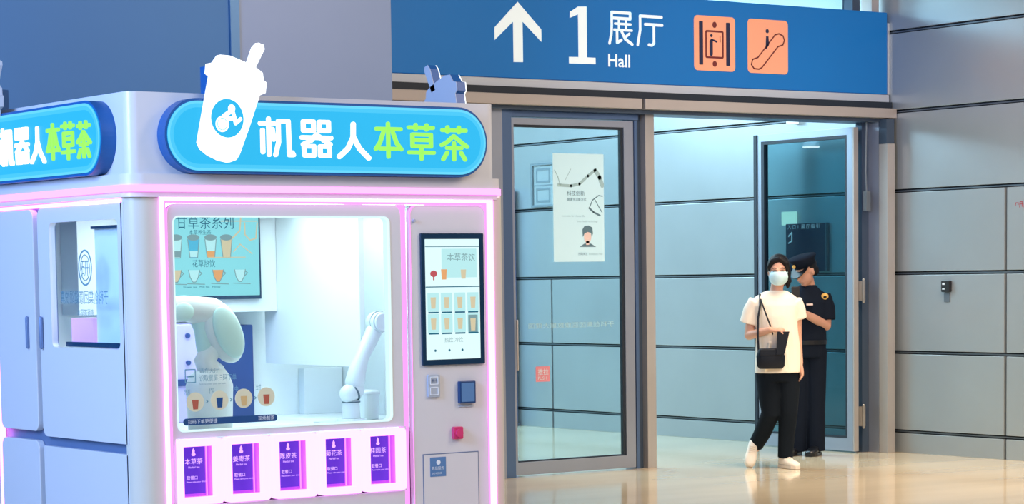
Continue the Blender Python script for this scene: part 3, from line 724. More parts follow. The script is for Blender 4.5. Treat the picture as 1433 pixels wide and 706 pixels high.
def cup(parent, F, du, m_face='letter_white', m_back='cup_back', wo=.075, flip=1):
    base_u = 5.47
    q = lambda p: (du+(p[0]-base_u)*flip, p[1])
    outline = [(5.414, 2.503), (5.463, 2.501), (5.533, 2.478), (5.602, 2.45), (5.632, 2.429), (5.636, 2.396), (5.651, 2.386), (5.645, 2.338), (5.614, 2.326), (5.555, 2.177), (5.502, 2.055), (5.485, 2.030), (5.450, 2.018), (5.405, 2.026), (5.352, 2.048), (5.313, 2.076), (5.299, 2.106), (5.333, 2.259), (5.367, 2.405), (5.350, 2.419), (5.356, 2.462), (5.385, 2.468)]
    straw = [(5.548, 2.435), (5.595, 2.546), (5.615, 2.566), (5.643, 2.557), (5.647, 2.538), (5.582, 2.425)]
    O = [q(p) for p in outline]; S_ = [q(p) for p in straw]
    if flip < 0: O.reverse(); S_.reverse()
    b = obj('cup_sign', MB().ext(O[::-1], F, -.0, wo).ext(S_[::-1], F, .0, wo-.004), m_back, parent, label='raised light-up paper cup with straw')
    obj('cup_face', MB().ext(O[::-1], F, wo, wo+.006).ext(S_[::-1], F, wo-.004, wo+.002), m_face, b)
    obj('cup_backplate', MB().ext(O[::-1], F, -.004, -.0005).ext(S_[::-1], F, -.004, -.0005), 'cup_back', b)
    c = q((5.441, 2.217))
    obj('cup_emblem', MB().ext(disc(c[0], c[1], .084, .088), F, wo+.006, wo+.008), 'face_cyan', b)
    mb = MB()
    mb.ext(disc(q((5.413, 2.19))[0], 2.19, .034, .036), F, wo+.008, wo+.010)
    stroke(mb, [q(p) for p in [(5.42, 2.225), (5.452, 2.245), (5.463, 2.265)]], .02, F, wo+.008, wo+.010)
    stroke(mb, [q(p) for p in [(5.463, 2.265), (5.476, 2.225), (5.482, 2.195), (5.508, 2.215)]], .018, F, wo+.008, wo+.010)
    stroke(mb, [q(p) for p in [(5.43, 2.22), (5.465, 2.215)]], .02, F, wo+.008, wo+.010)
    mb.ring(disc(q((5.463, 2.262))[0], 2.262, .018), disc(q((5.463, 2.262))[0], 2.262, .010), F, wo+.008, wo+.0105)
    obj('emblem_mark', mb, m_face, b)
    mb = MB(); mb.ring(disc(q((5.413, 2.19))[0], 2.19, .026, .028), disc(q((5.413, 2.19))[0], 2.19, .023, .025), F, wo+.010, wo+.011)
    obj('emblem_ring', mb, 'face_edge', b)
    return b
sign(k, FR(10.0), 5.145, 6.915, 0, 5.627, 6.799, 'front')
cup(k, FR(9.915), 5.47, wo=.03, m_back='letter_white')
obj('cup_bracket', MB().box(5.40, 5.44, 9.96, 10.05, 2.30, 2.46), 'sign_rim', k)
sign(k, LF(5.0), -11.50, -10.115, 0, -11.22, -10.20, 'side')
cup(k, LF(4.915), -11.34, wo=.03)
obj('cup_bracket', MB().box(4.955, 5.05, 11.40, 11.44, 2.30, 2.44), 'sign_rim', k)
rc = cup(k, RF(6.965), 10.37, wo=.05, m_back='sign_rim')

# ================================================================== ROBOT ARMS (inside the kiosk)
ra = thing('robot_arm', (6.405, 10.42, .765), 'slim white robot arm at the right of the kiosk window, reaching up from the tray', 'robot arm')
Y = 10.42
obj('base', MB().cyl((6.405, Y, .765), (6.405, Y, .782), .080, .076, 32).cyl((6.405, Y, .782), (6.405, Y, .872), .046, .042, 28), 'robot_white', ra, bevel=.003)
obj('lower_joint', MB().tube([(6.385, Y-.01, .905), (6.425, Y-.01, .925)], .047, 20), 'robot_white', ra, smooth=True)
obj('joint_ring', MB().cyl((6.408, Y-.01, .912), (6.416, Y-.01, .916), .0495, .0495, 24), 'robot_ring', ra)
obj('joint_ring', MB().cyl((6.405, Y, .862), (6.405, Y, .868), .047, .047, 24), 'robot_ring', ra)
obj('upper_arm', MB().tube([(6.425, Y-.01, .965), (6.438, Y-.01, 1.02), (6.475, Y, 1.09), (6.545, Y, 1.21)], [.050, .045, .036, .042], 20), 'robot_white', ra, smooth=True)
obj('elbow', MB().cyl((6.565, Y-.055, 1.262), (6.575, Y+.03, 1.262), .052, .052, 28).cyl((6.565, Y-.066, 1.262), (6.565, Y-.055, 1.262), .044, .048, 28), 'robot_white', ra, bevel=.003)
obj('joint_ring', MB().cyl((6.573, Y-.022, 1.262), (6.573, Y-.010, 1.262), .0555, .0555, 28), 'robot_ring', ra)
obj('forearm', MB().tube([(6.60, Y+.02, 1.268), (6.70, Y+.04, 1.268), (6.85, Y+.06, 1.268)], [.050, .050, .050], 20), 'robot_white', ra, smooth=True)
rb = thing('robot_arm', (5.58, 10.38, .75), 'large white robot arm with mint covers at the left of the kiosk window', 'robot arm')
Y = 10.38
obj('base', MB().stations([(5.585, Y, .75, .11, .09), (5.585, Y, .98, .118, .095), (5.585, Y, 1.03, .10, .08), (5.60, Y, 1.06, .06, .06)]), 'robot_white', rb, smooth=True)
obj('lower_link', MB().tube([(5.60, Y, 1.04), (5.56, Y-.01, 1.10), (5.60, Y-.01, 1.16)], [.065, .055, .05], 20), 'robot_white', rb, smooth=True)
obj('wrist_fork', MB().tube([(5.575, Y, 1.16), (5.57, Y, 1.25), (5.545, Y, 1.32)], [.05, .055, .06], 20), 'robot_mint', rb, smooth=True)
rot = Matrix.Rotation(radians(24), 3, 'Y')
obj('elbow_shell', MB().ell((5.645, Y-.04, 1.235), (.095, .06, .16), Matrix.Rotation(radians(-24), 3, 'Y'), 28, 18), 'robot_white', rb, smooth=True)
obj('elbow_cover', MB().ell((5.650, Y-.085, 1.232), (.072, .028, .132), Matrix.Rotation(radians(-24), 3, 'Y'), 28, 18), 'robot_mint', rb, smooth=True)
obj('upper_link', MB().tube([(5.30, Y, 1.345), (5.46, Y, 1.350), (5.60, Y-.01, 1.325)], [.062, .062, .075], 24), 'robot_white', rb, smooth=True)
obj('shoulder_cap', MB().ell((5.425, Y-.06, 1.335), (.055, .02, .045)), 'robot_mint', rb, smooth=True)

# ================================================================== THINGS AROUND THE DOORS
# lit ad mirrored in the closed door, painted on as a glowing sheet
po = thing('ad_reflection', (11.06, 14.68, 1.59), 'painted reflection of a lit advert with a dark-haired portrait, on the closed glass door', 'ad_reflection')
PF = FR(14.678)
obj('sheet', MB().ext(rrect(10.815, 1.59, 11.29, 2.395, .002), PF, 0, .004), 'ad_reflection_pale', po)
Q = FR(14.6735)
mb = MB(); stroke(mb, [(10.86, 2.16), (10.98, 2.155), (11.06, 2.17), (11.14, 2.23), (11.21, 2.275)], .022, Q, 0, .001); stroke(mb, [(11.21, 2.275), (11.25, 2.22), (11.275, 2.16)], .035, Q, 0, .001)
stroke(mb, [(10.83, 2.27), (10.86, 2.22), (10.88, 2.16)], .006, Q, 0, .001); stroke(mb, [(10.93, 2.20), (10.98, 2.28)], .004, Q, 0, .001)
obj('ad_reflection_line', mb, 'print_grey', po)
mb = MB(); stroke(mb, [(11.15, 1.99), (11.19, 1.96), (11.25, 1.935)], .014, Q, 0, .001); stroke(mb, [(11.15, 1.99), (11.18, 2.05), (11.24, 2.085), (11.275, 2.08)], .007, Q, 0, .001)
stroke(mb, [(11.20, 2.06), (11.24, 2.00), (11.27, 1.96)], .006, Q, 0, .001)
obj('ad_reflection_shoe', mb, 'ad_reflection_ink', po)
text('科技创新', .042, 'ad_reflection_ink', Q, 10.94, 2.085, 'lettering', po)
text('健康生活新方式', .026, 'ad_reflection_ink', Q, 10.94, 2.045, 'lettering', po)
text('Innovation for a better life', .02, 'print_grey', Q, 10.89, 1.925, 'lettering', po)
text('Smart health technology', .02, 'print_grey', Q, 11.03, 1.885, 'lettering', po)
text('扫码关注', .022, 'ad_reflection_ink', Q, 11.04, 1.64, 'lettering', po)
text('Exhibition Hall', .022, 'print_grey', Q, 11.14, 1.64, 'lettering', po)
mb = MB(); mb.ext([(11.055, 1.70), (11.10, 1.725), (11.16, 1.725), (11.21, 1.70)], Q, 0, .001); obj('ad_reflection_jacket', mb, 'ad_reflection_ink', po)
obj('ad_reflection_face', MB().ext(disc(11.13, 1.775, .034, .048), Q, .001, .002).ext(rrect(11.115, 1.715, 11.145, 1.745, .002), Q, .001, .002), 'ad_reflection_skin', po)
obj('ad_reflection_hair', MB().ext([(11.085, 1.775), (11.082, 1.83), (11.10, 1.855), (11.14, 1.86), (11.175, 1.845), (11.18, 1.80), (11.17, 1.775), (11.162, 1.805), (11.13, 1.812), (11.10, 1.80)][::-1], Q, .002, .003), 'ad_reflection_ink', po)
# pink notice sticker low on the door
o = thing('notice_sticker', (10.70, 14.68, .70), 'small red and white notice sticker low on the closed glass door', 'sticker')
obj('sheet', MB().ext(rrect(10.635, .70, 10.765, .815, .004), PF, 0, .003), 'sticker_pink', o)
text('推拉', .05, 'sticker_white', Q, 10.65, .755, 'lettering', o); text('PUSH', .035, 'sticker_white', Q, 10.65, .715, 'lettering', o)
# framed notice on the corridor wall
o = thing('framed_notice', (WX, 19.22, 2.15), 'grey framed wall notice seen through the closed glass door, above the panel joint', 'notice')
NF = LF(WX-.004)
obj('frame', MB().ring(rrect(-19.54, 2.165, -18.90, 2.59, .004), rrect(-19.51, 2.185, -18.93, 2.57, .003), NF, 0, .03), 'print_grey2', o)
obj('sheet', MB().ext(rrect(-19.51, 2.185, -18.93, 2.57, .003), NF, 0, .012), 'notice_grey', o)
mb = MB(); mb.ring(rrect(-19.47, 2.40, -19.24, 2.54, .01), rrect(-19.45, 2.42, -19.26, 2.52, .01), NF, .012, .016); mb.ring(rrect(-19.47, 2.21, -19.24, 2.35, .01), rrect(-19.45, 2.23, -19.26, 2.33, .01), NF, .012, .016)
stroke(mb, [(-19.20, 2.50), (-19.05, 2.30)], .012, NF, .012, .016); stroke(mb, [(-19.50, 2.375), (-18.95, 2.375)], .010, NF, .012, .016)
obj('line_print', mb, 'print_grey2', o)
# blue post inside
o = thing('standing_totem', (14.05, 19.87, 0), 'tall dark blue standing totem inside the corridor, beside the kiosk corner', 'totem')
obj('body', MB().box(13.97, 14.13, 19.80, 19.95, .03, 2.36), 'post_blue', o, bevel=.02)
obj('foot', MB().box(13.95, 14.14, 19.78, 19.97, 0, .03), 'frame_dark', o)
# screen and window mirrored in the open leaf, added as panels on the wall
o = thing('mirrored_display', (WX, 15.55, 1.5), 'added dark panel with pale characters, standing for a screen mirrored in the open door', 'display')
obj('bezel', MB().ext(rrect(-15.80, 1.50, -15.30, 1.905, .003), NF, 0, .03), 'mirrored_screen_dark', o, bevel=.004)  # added panel body standing for the mirrored screen
text('入 口 1  展 厅 指 引', .042, 'mirrored_screen_text', LF(WX-.036), -15.775, 1.862, 'lettering', o, sx=1.15)
mb = MB(); stroke(mb, [(-15.76, 1.80), (-15.72, 1.83), (-15.72, 1.76), (-15.76, 1.74)], .012, LF(WX-.036), 0, .002); obj('mirrored_screen_icon', mb, 'mirrored_screen_text', o)
obj('panel_edge', MB().ext(rrect(-15.30, 1.50, -15.292, 1.905, .001), NF, 0, .032), 'joint_grey', o)  # edge of the added panel
o = obj('glow_patch', MB().ext(rrect(-15.86, 1.895, -15.69, 2.01, .002), NF, 0, .025), 'mirrored_window_pale'); tag(o, 'small pale yellow glow added for a mirrored bright window, upper left of the dark panel', 'light')
o = obj('glow_patch', MB().ext(rrect(-14.965, 1.72, -14.935, 2.06, .002), NF, 0, .025), 'exit_lamp'); tag(o, 'narrow upright lit strip beside the open door hinge stile', 'light')
# lamps hanging in the corridor (their reflections show in the open leaf)
for i, (x, y, lab) in enumerate(((10.68, 18.97, 'round corridor lamp nearer the doors, mirrored larger in the open door glass'), (9.54, 19.96, 'round corridor lamp farther in, mirrored smaller in the open door glass'))):
    o = thing('pendant_lamp', (x, y, 2.85), lab, 'lamp')
    obj('lens', MB().cyl((x, y, 2.85), (x, y, 2.865), .09, .09, 28), 'lamp_white', o)
    obj('housing', MB().cyl((x, y, 2.865), (x, y, 2.92), .10, .08, 28), 'rail_silver', o)
    obj('stem', MB().cyl((x, y, 2.92), (x, y, 4.3), .006, .006, 8), 'rail_silver', o)
o = thing('exit_light', (14.0, 15.68, 2.74), 'small white lit box above the open door, under the header', 'light')
obj('body', MB().box(14.08, 14.155, 15.66, 15.74, 2.755, 2.835), 'exit_lamp', o, bevel=.006)
obj('base', MB().box(14.08, 14.155, 15.65, 15.75, 2.84, 2.86), 'rail_silver', o)
# access reader
o = thing('access_reader', (WX, 13.90, 1.3), 'small black access reader with a white label, on the grey wall right of the doors', 'card reader')
AF = LF(WX-.001)
obj('body', MB().ext(rrect(-13.955, 1.315, -13.865, 1.405, .008), AF, 0, .03), 'black_plastic', o, bevel=.004)
obj('bracket', MB().ext(rrect(-13.945, 1.235, -13.885, 1.312, .004), AF, 0, .006), 'joint_grey', o)
obj('label_mark', MB().ext(rrect(-13.94, 1.372, -13.915, 1.388, .002), AF, .03, .032).ext(rrect(-13.94, 1.335, -13.915, 1.343, .001), AF, .03, .032), 'sticker_white', o)
# handwriting on the wall
mb = MB(); A2 = LF(WX-.0005)
for s_ in ([(-13.19, 1.975), (-13.185, 2.0), (-13.16, 2.0), (-13.158, 1.985)], [(-13.145, 1.965), (-13.14, 2.005), (-13.12, 2.01), (-13.118, 1.97)], [(-13.145, 1.99), (-13.115, 1.99)], [(-13.10, 1.965), (-13.095, 2.01), (-13.075, 2.0)]):
    stroke(mb, s_, .005, A2, 0, .0015)
o = obj('wall_marking', mb, 'marker_red'); tag(o, 'small red handwritten marks on the wall panel at the right edge', 'marking')

# ================================================================== PEOPLE
def blob(name, mb, m, parent, voxel=.008, smooth_it=4, label=None):
    o = obj('tmp', mb, m)
    r = o.modifiers.new('r', 'REMESH'); r.mode = 'VOXEL'; r.voxel_size = voxel
    s_ = o.modifiers.new('s', 'SMOOTH'); s_.iterations = smooth_it; s_.factor = .5
    dg = bpy.context.evaluated_depsgraph_get()
    me = bpy.data.meshes.new_from_object(o.evaluated_get(dg)); me.name = name
    bpy.data.objects.remove(o)
    for f in me.polygons: f.use_smooth = True
    me.materials.clear(); me.materials.append(MATS[m])
    n = bpy.data.objects.new(name, me); COL.objects.link(n); n.parent = parent
    if label: n['label'] = label
    return n
def lobj(name, mb, m, parent, **kw):                 # mesh given in the person's own axes
    o = obj(name, mb, m, None, **kw); o.parent = parent; return o
def hand(mb, wrist, d, palm_n, s=1.0, curl=.6, thumb=1):
    wrist = Vector(wrist); d = Vector(d).normalized(); nrm = Vector(palm_n); nrm = (nrm-d*nrm.dot(d)).normalized(); sd = d.cross(nrm)
    mb.tube([wrist, wrist+d*.045*s, wrist+d*.085*s], [.024*s, .036*s, .036*s], 14, flat=.5, side=sd)
    for i, L in enumerate((.062, .072, .068, .054)):
        p = wrist+d*.085*s+sd*(.027-.018*i)*s
        a = p+d*L*.45*s+nrm*curl*.02*s; b = a+d*L*.3*s*(1-curl*.6)+nrm*curl*.03*s; c = b-d*L*.1*curl*s+d*L*.25*(1-curl)*s+nrm*curl*.02*s
        mb.tube([p, a, b, c], [.0095*s, .009*s, .008*s, .007*s], 8)
    p = wrist+d*.03*s+sd*.028*thumb*s
    mb.tube([p, p+d*.03*s+sd*.02*thumb*s+nrm*.01*s, p+d*.06*s+sd*.018*thumb*s+nrm*.024*s], [.012*s, .010*s, .008*s], 8)
def head(mb, c, f, s=1.0):
    """c centre of skull, f facing direction (unit, horizontal-ish)"""
    f = Vector(f).normalized(); up = Vector((0, 0, 1)); sd = f.cross(up).normalized(); up = sd.cross(f)
    R = Matrix((sd, f, up)).transposed()
    c = Vector(c); L = lambda x, y, z: c + R @ (Vector((x, y, z))*s)
    mb.ell(L(0, -.015, .03), (.073*s, .093*s, .085*s), R)
    mb.ell(L(0, .022, -.03), (.058*s, .066*s, .085*s), R)
    mb.ell(L(0, .052, -.085), (.030*s, .030*s, .025*s), R)
    mb.tube([L(0, .088, .005), L(0, .104, -.030)], [.009*s, .015*s], 10)
    mb.tube([L(-.022, .086, -.060), L(.022, .086, -.060)], .008*s, 8)
    for x in (-1, 1):
        mb.ell(L(.074*x, -.005, -.010), (.010*s, .018*s, .030*s), R)
        mb.tube([L(.014*x, .082, .018), L(.045*x, .070, .020)], .010*s, 8)
    return L, R

# --- woman, walking -----------------------------------------------------
wm = thing('person', (12.366, 13.968, 0), 'walking person in cream T-shirt, black trousers and pale blue face mask', 'person', rz=yaw)
mb = MB()
fdir = (-.12, -1, -.06)
L, R = head(mb, (.032, -.03, 1.498), fdir, .98)
mb.tube([(.035, -.005, 1.44), (.022, .005, 1.37), (.015, .01, 1.30)], [.050, .048, .062], 16)
mb.stations([(.02, .01, .76, .15, .11), (.02, .01, .86, .15, .105), (.02, .01, 1.0, .125, .09), (.015, .0, 1.14, .14, .10), (.01, .005, 1.25, .145, .080), (.012, .01, 1.31, .08, .05)])
mb.tube([(-.135, .01, 1.25), (-.170, .03, 1.14), (-.190, .02, 1.015)], [.040, .040, .036], 14)      # right upper arm
mb.tube([(-.190, .02, 1.015), (-.120, -.09, 1.035), (-.045, -.165, 1.060)], [.037, .032, .024], 14)
hand(mb, (-.05, -.165, 1.058), (1, -.35, -.02), (0, .3, -1), .95, .9, 1)
mb.tube([(.150, .01, 1.25), (.176, .03, 1.14), (.178, .03, 1.0)], [.040, .040, .035], 14)           # left arm hangs
mb.tube([(.178, .03, 1.0), (.185, .0, .89), (.195, -.03, .80)], [.035, .030, .022], 14)
hand(mb, (.195, -.03, .80), (.08, -.15, -1), (-1, -.2, 0), .95, .35, 1)
for pts, rr in (([(-.05, .01, .78), (-.045, -.03, .42), (-.135, .13, .15)], [.085, .055, .040]), ([(.095, 0, .78), (.100, -.02, .42), (.075, -.02, .09)], [.085, .055, .040])):
    mb.tube([pts[0], [(a+b)/2 for a, b in zip(pts[0], pts[1])], pts[1], [(a+b)/2 for a, b in zip(pts[1], pts[2])], pts[2]], [rr[0], .07, rr[1], .05, rr[2]], 16)
mb.tube([(-.135, .13, .15), (-.152, .125, .14), (-.160, .10, .11)], [.034, .028, .022], 12)
mb.tube([(.075, -.02, .09), (.075, -.02, .055)], [.034, .024], 12)
blob('body', mb, 'skin', wm, .007, 3)
for x in (-.030, .030):
    p = L(x, .080, .006); lobj('eye', MB().ell(p, (.013, .008, .006)), 'eye_dark', wm, smooth=True)
    mbb = MB(); mbb.tube([L(x-.016, .083, .026), L(x, .087, .031), L(x+.016, .083, .027)], .0035, 8); lobj('eyebrow', mbb, 'hair_black', wm, smooth=True)
# hair
mb = MB()
mb.ell(L(0, -.028, .045), (.085, .092, .088), R)
mb.tube([L(-.012, .060, .098), L(-.058, .046, .062), L(-.076, .012, -.005), L(-.076, -.02, -.065)], [.020, .026, .020, .014], 12)
mb.tube([L(-.012, .060, .098), L(.045, .050, .080), L(.074, .018, .03), L(.078, -.02, -.01)], [.020, .024, .018, .012], 12)
mb.ell(L(-.03, -.075, -.06), (.05, .035, .06), R)
mb.tube([L(-.05, -.06, -.02), L(-.075, -.045, -.085), L(-.070, -.03, -.125)], [.035, .028, .012], 12)
blob('hair', mb, 'hair_black', wm, .006, 3)
# mask
mb = MB()
rows_ = []
for v, ww, dd in ((.002, .050, .100), (-.015, .062, .112), (-.040, .066, .110), (-.070, .062, .104), (-.095, .046, .086), (-.105, .030, .070)):
    rg = []
    for i in range(13):
        t = (i-6)/6; x = ww*t*1.12; y = dd+.006-.062*abs(t)**2.2
        rg.append((x, y, v))
    rows_.append(rg)
vs = [L(*p) for rg in rows_ for p in rg] + [L(p[0]*.96, p[1]-.004, p[2]) for rg in rows_ for p in rg]
n = 13*6; fs = []
for r in range(5):
    for i in range(12):
        a = r*13+i; fs.append((a, a+1, a+14, a+13)); fs.append((n+a+13, n+a+14, n+a+1, n+a))
mb.add(vs, fs)
for x in (-1, 1):
    mb.tube([L(.068*x, .045, -.01), L(.080*x, .0, .012)], .0022, 6); mb.tube([L(.055*x, .04, -.085), L(.080*x, -.005, -.025)], .0022, 6)
lobj('face_mask', mb, 'mask_blue', wm, smooth=True)
# T-shirt
mb = MB()
mb.stations([(.028, .0, .728, .178, .128), (.028, .0, .80, .176, .126), (.028, .0, .92, .170, .122), (.020, -.005, 1.05, .160, .118), (.012, -.005, 1.16, .163, .118), (.008, .0, 1.24, .180, .112), (.010, .005, 1.295, .168, .092), (.014, .008, 1.335, .110, .072), (.016, .008, 1.352, .070, .060)], p=2.2)
mb.tube([(-.125, .005, 1.268), (-.165, .02, 1.20), (-.192, .03, 1.105)], [.072, .070, .070], 16, round_ends=False)
mb.tube([(.145, .005, 1.268), (.178, .02, 1.20), (.190, .03, 1.135)], [.070, .066, .064], 16, round_ends=False)
mb.tube([(-.08, -.115, .76), (-.05, -.125, .95)], .012, 8); mb.tube([(.10, -.11, .76), (.05, -.12, 1.0), (.12, -.09, 1.12)], .010, 8); mb.tube([(.17, -.04, .78), (.14, -.08, .95)], .014, 8)
sh = blob('shirt', mb, 'shirt_cream', wm, .007, 3)
# trousers
mb = MB()
mb.stations([(.025, .005, .66, .155, .115), (.028, .005, .76, .160, .115), (.028, .005, .80, .155, .11)], p=2.3)
mb.tube([(-.045, .01, .72), (-.040, -.025, .56), (-.035, -.04, .42), (-.085, .05, .27), (-.135, .12, .165)], [.100, .088, .072, .066, .058], 18, round_ends=False)
mb.tube([(.100, .005, .72), (.100, -.01, .56), (.100, -.03, .42), (.088, -.02, .25), (.078, -.02, .075)], [.098, .088, .072, .064, .058], 18, round_ends=False)
blob('trousers', mb, 'trousers_black', wm, .007, 3)
# shoes
def shoe(parent, heel, toe, m, ms_, up=None, s=1.0, nm='shoe'):
    heel = Vector(heel); toe = Vector(toe); d = (toe-heel).normalized()
    u_ = Vector(up or (0, 0, 1)); u_ = (u_-d*u_.dot(d)).normalized(); sd = d.cross(u_)
    ln = (toe-heel).length
    def sec(t, wdt, ht): 
        c = heel+d*ln*t; return [c + sd*wdt*cos(2*pi*i/18) + u_*(ht/2+ht/2*math.copysign(abs(sin(2*pi*i/18))**.7, sin(2*pi*i/18))) for i in range(18)]
    mb = MB(); mb.loft([sec(-.06, .014, .04), sec(-.03, .030, .075), sec(.12, .036, .085), sec(.32, .037, .080), sec(.5, .040, .062), sec(.75, .045, .048), sec(.95, .036, .038), sec(1.03, .018, .026)])
    o = lobj(nm, mb, m, parent, smooth=True)
    mb = MB(); mb.loft([[heel+d*ln*t+sd*wdt*k_+u_*z for z in (-.012, .012) for k_ in ((-1, 1) if z < 0 else (1, -1))] for t, wdt in ((-.08, .022), (0, .036), (.3, .038), (.6, .045), (.9, .042), (1.06, .020))])
    q = obj('sole', mb, ms_, None); q.parent = o
    if nm == 'shoe' and ms_ == 'shoe_sole':
        mb = MB()
        for t in (.36, .43, .50, .57):
            c = heel+d*ln*t+u_*(.085-(t-.3)*.11)
            mb.tube([c-sd*.022, c+u_*.006, c+sd*.022], .004, 6)
        q = obj('laces', mb, 'shoe_white', None); q.parent = o
shoe(wm, (-.150, .145, .175), (-.192, .03, .018), 'shoe_white', 'shoe_sole', up=(.0, -1, .55))
shoe(wm, (.055, .02, .015), (.150, -.17, .014), 'shoe_white', 'shoe_sole')
# bag (held by the person: a thing of its own)
bg_ = thing('shoulder_bag', (12.366, 13.968, 0), 'small black shoulder bag hanging at the hip of the person in cream T-shirt', 'bag', rz=yaw)
bb = MB()
bb.loft([[Vector((x*wx+cx, -.165+y*wy, z)) for x, y in ((-1, -.6), (-.7, -1), (.7, -1), (1, -.6), (1, .6), (.7, 1), (-.7, 1), (-1, .6))] for z, wx, wy, cx in ((.765, .085, .025, -.045), (.785, .102, .040, -.045), (.86, .106, .042, -.045), (.905, .090, .036, -.050), (.918, .075, .025, -.050))])
lobj('pouch', bb, 'bag_black', bg_, smooth=True)
lobj('flap', MB().box(-.13, .04, -.212, -.20, .865, .912), 'bag_black', bg_, bevel=.004)
mbs = MB(); mbs.tube([(-.105, .03, 1.325), (-.105, -.09, 1.27), (-.085, -.137, 1.20), (-.045, -.148, 1.09), (-.03, -.16, 1.03)], .011, 8, flat=.35); mbs.tube([(-.135, -.15, .90), (-.140, -.15, 1.02), (-.135, -.135, 1.15), (-.115, -.10, 1.25), (-.11, -.03, 1.325)], .008, 8, flat=.4)
lobj('strap', mbs, 'bag_black', bg_, smooth=True)
wl = thing('wallet', (12.366, 13.968, 0), 'upright black wallet held in the hand of the person in the cream T-shirt', 'wallet', rz=yaw)
lobj('cover', MB().loft([[Vector((x, y, z)) for x, y in ((x0, -.222), (x1, -.222), (x1, -.206), (x0, -.206))] for z, x0, x1 in ((.87, -.012, .050), (.90, -.008, .060), (1.045, .000, .092))]), 'bag_black', wl, bevel=.004)

# --- guard ---------------------------------------------------------------
gd = thing('person', (13.407, 14.743, 0), 'person in dark navy uniform and peaked cap, head bowed, before the open glass door', 'person', rz=yaw)
mb = MB()
gf = (-.72, -.55, -.42)
L, R = head(mb, (-.015, -.04, 1.498), gf, 1.0)
mb.tube([(-.005, -.01, 1.44), (.01, .012, 1.39), (.01, .02, 1.31)], [.055, .056, .068], 16)
mb.stations([(.0, .01, .88, .145, .12), (.0, .01, 1.0, .14, .115), (0, .01, 1.15, .155, .12), (.005, .015, 1.27, .150, .09), (.01, .02, 1.34, .08, .06)])
mb.tube([(.125, .0, 1.28), (.153, -.01, 1.17), (.150, -.03, 1.055)], [.044, .046, .042], 14)
mb.tube([(.150, -.03, 1.055), (.05, -.13, 1.11), (-.055, -.20, 1.165)], [.042, .037, .027], 14)
hand(mb, (-.055, -.20, 1.165), (-.7, -.5, .45), (0, .6, .8), 1.0, .5, -1)
mb.tube([(-.120, .03, 1.28), (-.172, -.03, 1.17), (-.190, -.08, 1.07)], [.044, .044, .042], 14)
mb.tube([(-.190, -.08, 1.07), (-.17, -.19, 1.14), (-.150, -.26, 1.20)], [.042, .036, .027], 14)
hand(mb, (-.150, -.26, 1.20), (.1, -.5, .7), (0, .8, .5), 1.0, .5, 1)
for x, yy in ((-.070, .02), (.062, .0)):
    mb.tube([(x*.9, .01, .86), (x, 0, .48), (x*1.08, yy, .09)], [.09, .062, .045], 16)
    mb.tube([(x*1.08, yy, .09), (x*1.08, yy, .055)], [.036, .024], 12)
blob('body', mb, 'skin_dark', gd, .008, 3)
for x in (-.030, .030):
    p = L(x, .082, .006); lobj('eye', MB().ell(p, (.010, .008, .005)), 'eye_dark', gd, smooth=True)
mb = MB(); mb.ell(L(0, -.03, .035), (.079, .088, .078), R); mb.ell(L(0, -.07, -.02), (.066, .045, .055), R)
blob('hair', mb, 'hair_black', gd, .007, 3)
# cap: band, crown, peak
U = lambda pts: [L(*p) for p in pts]
def cring(rx, ry, z, cy=-.012, n=28, tz=0.0): return [L(rx*cos(2*pi*i/n), cy+ry*sin(2*pi*i/n), z+tz*sin(2*pi*i/n)) for i in range(n)]
cp = lobj('cap', MB().loft([cring(.083, .096, .048), cring(.086, .100, .085), cring(.105, .122, .112, tz=.014), cring(.102, .119, .124, tz=.016), cring(.05, .06, .132, tz=.01)]), 'uniform_navy', gd, smooth=True)
q = obj('cap_peak', MB().ext([(.08*cos(radians(a)), .03+.05*sin(radians(a))) for a in (0, 180)]+[(-.083*cos(radians(a)), .035+.105*sin(radians(a))) for a in range(10, 180, 12)], lambda u, v, w: L(u, v, .052-(v-.03)*.5+w), -.003, .003), 'shoe_black', None); q.parent = cp
q = obj('cap_badge', MB().ell(L(0, .105, .085), (.014, .008, .016)), 'patch_gold', None); q.parent = cp
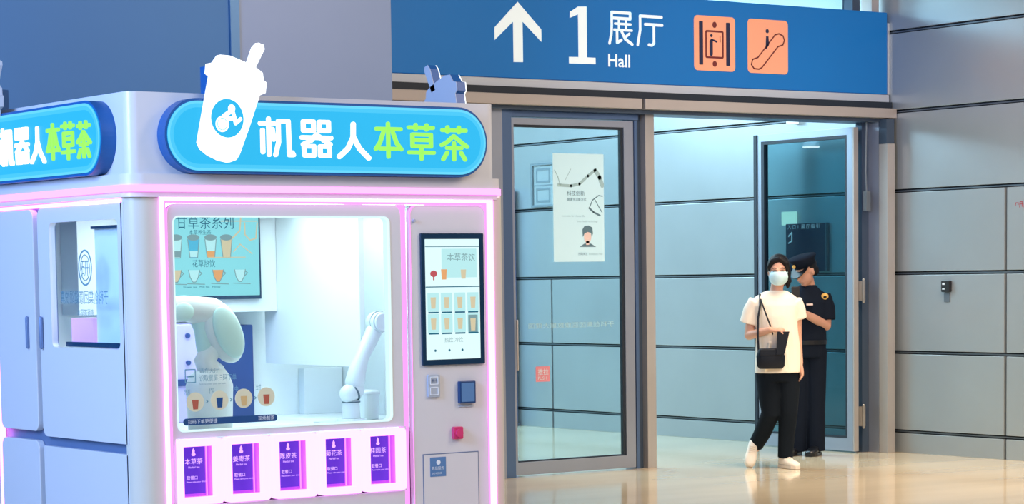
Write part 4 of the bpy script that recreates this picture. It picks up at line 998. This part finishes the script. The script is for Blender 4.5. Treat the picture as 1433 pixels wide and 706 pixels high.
# shirt
mb = MB()
mb.stations([(.0, .01, .915, .158, .135), (0, .01, 1.0, .156, .132), (0, .005, 1.15, .170, .138), (.003, .01, 1.25, .178, .128), (.005, .015, 1.315, .150, .095), (.008, .018, 1.36, .085, .072), (.008, .015, 1.385, .070, .064)], p=2.2)
mb.tube([(.125, .005, 1.30), (.155, -.005, 1.20), (.158, -.015, 1.10)], [.070, .073, .072], 16, round_ends=False)
mb.tube([(-.120, .02, 1.30), (-.165, -.02, 1.20), (-.180, -.055, 1.12)], [.070, .073, .070], 16, round_ends=False)
sr = blob('shirt', mb, 'uniform_navy', gd, .008, 3)
lobj('belt', MB().stations([(.0, .01, .905, .162, .138), (.0, .01, .94, .162, .138)], p=2.2), 'shoe_black', gd)
mb = MB()
mb.ell((.135, -.070, 1.292), (.030, .016, .026)); lobj('shoulder_patch', mb, 'patch_gold', gd, smooth=True)
lobj('patch_motif', MB().ell((.135, -.080, 1.288), (.016, .009, .010)), 'uniform_navy', gd, smooth=True)
lobj('name_badge', MB().box(-.022, .030, -.150, -.134, 1.222, 1.236), 'badge_white', gd, bevel=.003)
# trousers
mb = MB()
mb.stations([(0, .01, .80, .150, .125), (0, .01, .93, .155, .130)], p=2.3)
mb.tube([(-.068, .01, .86), (-.072, .0, .60), (-.074, .0, .40), (-.080, .02, .035)], [.098, .088, .078, .070], 18, round_ends=False)
mb.tube([(.064, .01, .86), (.066, .0, .60), (.068, .0, .40), (.070, .0, .035)], [.098, .088, .078, .072], 18, round_ends=False)
blob('trousers', mb, 'uniform_navy', gd, .008, 3)
shoe(gd, (-.070, .06, .014), (-.165, -.09, .013), 'shoe_black', 'shoe_black')
shoe(gd, (.085, .02, .014), (-.010, -.17, .013), 'shoe_black', 'shoe_black')
ph = thing('phone', (13.407, 14.743, 0), 'pale phone held low in the guard\'s hands, behind the masked person', 'phone', rz=yaw)
lobj('case', MB().box(-.165, -.10, -.335, -.32, 1.255, 1.375), 'black_plastic', ph, bevel=.004)
lobj('screen', MB().box(-.161, -.104, -.3195, -.317, 1.262, 1.368), 'phone_pale', ph)
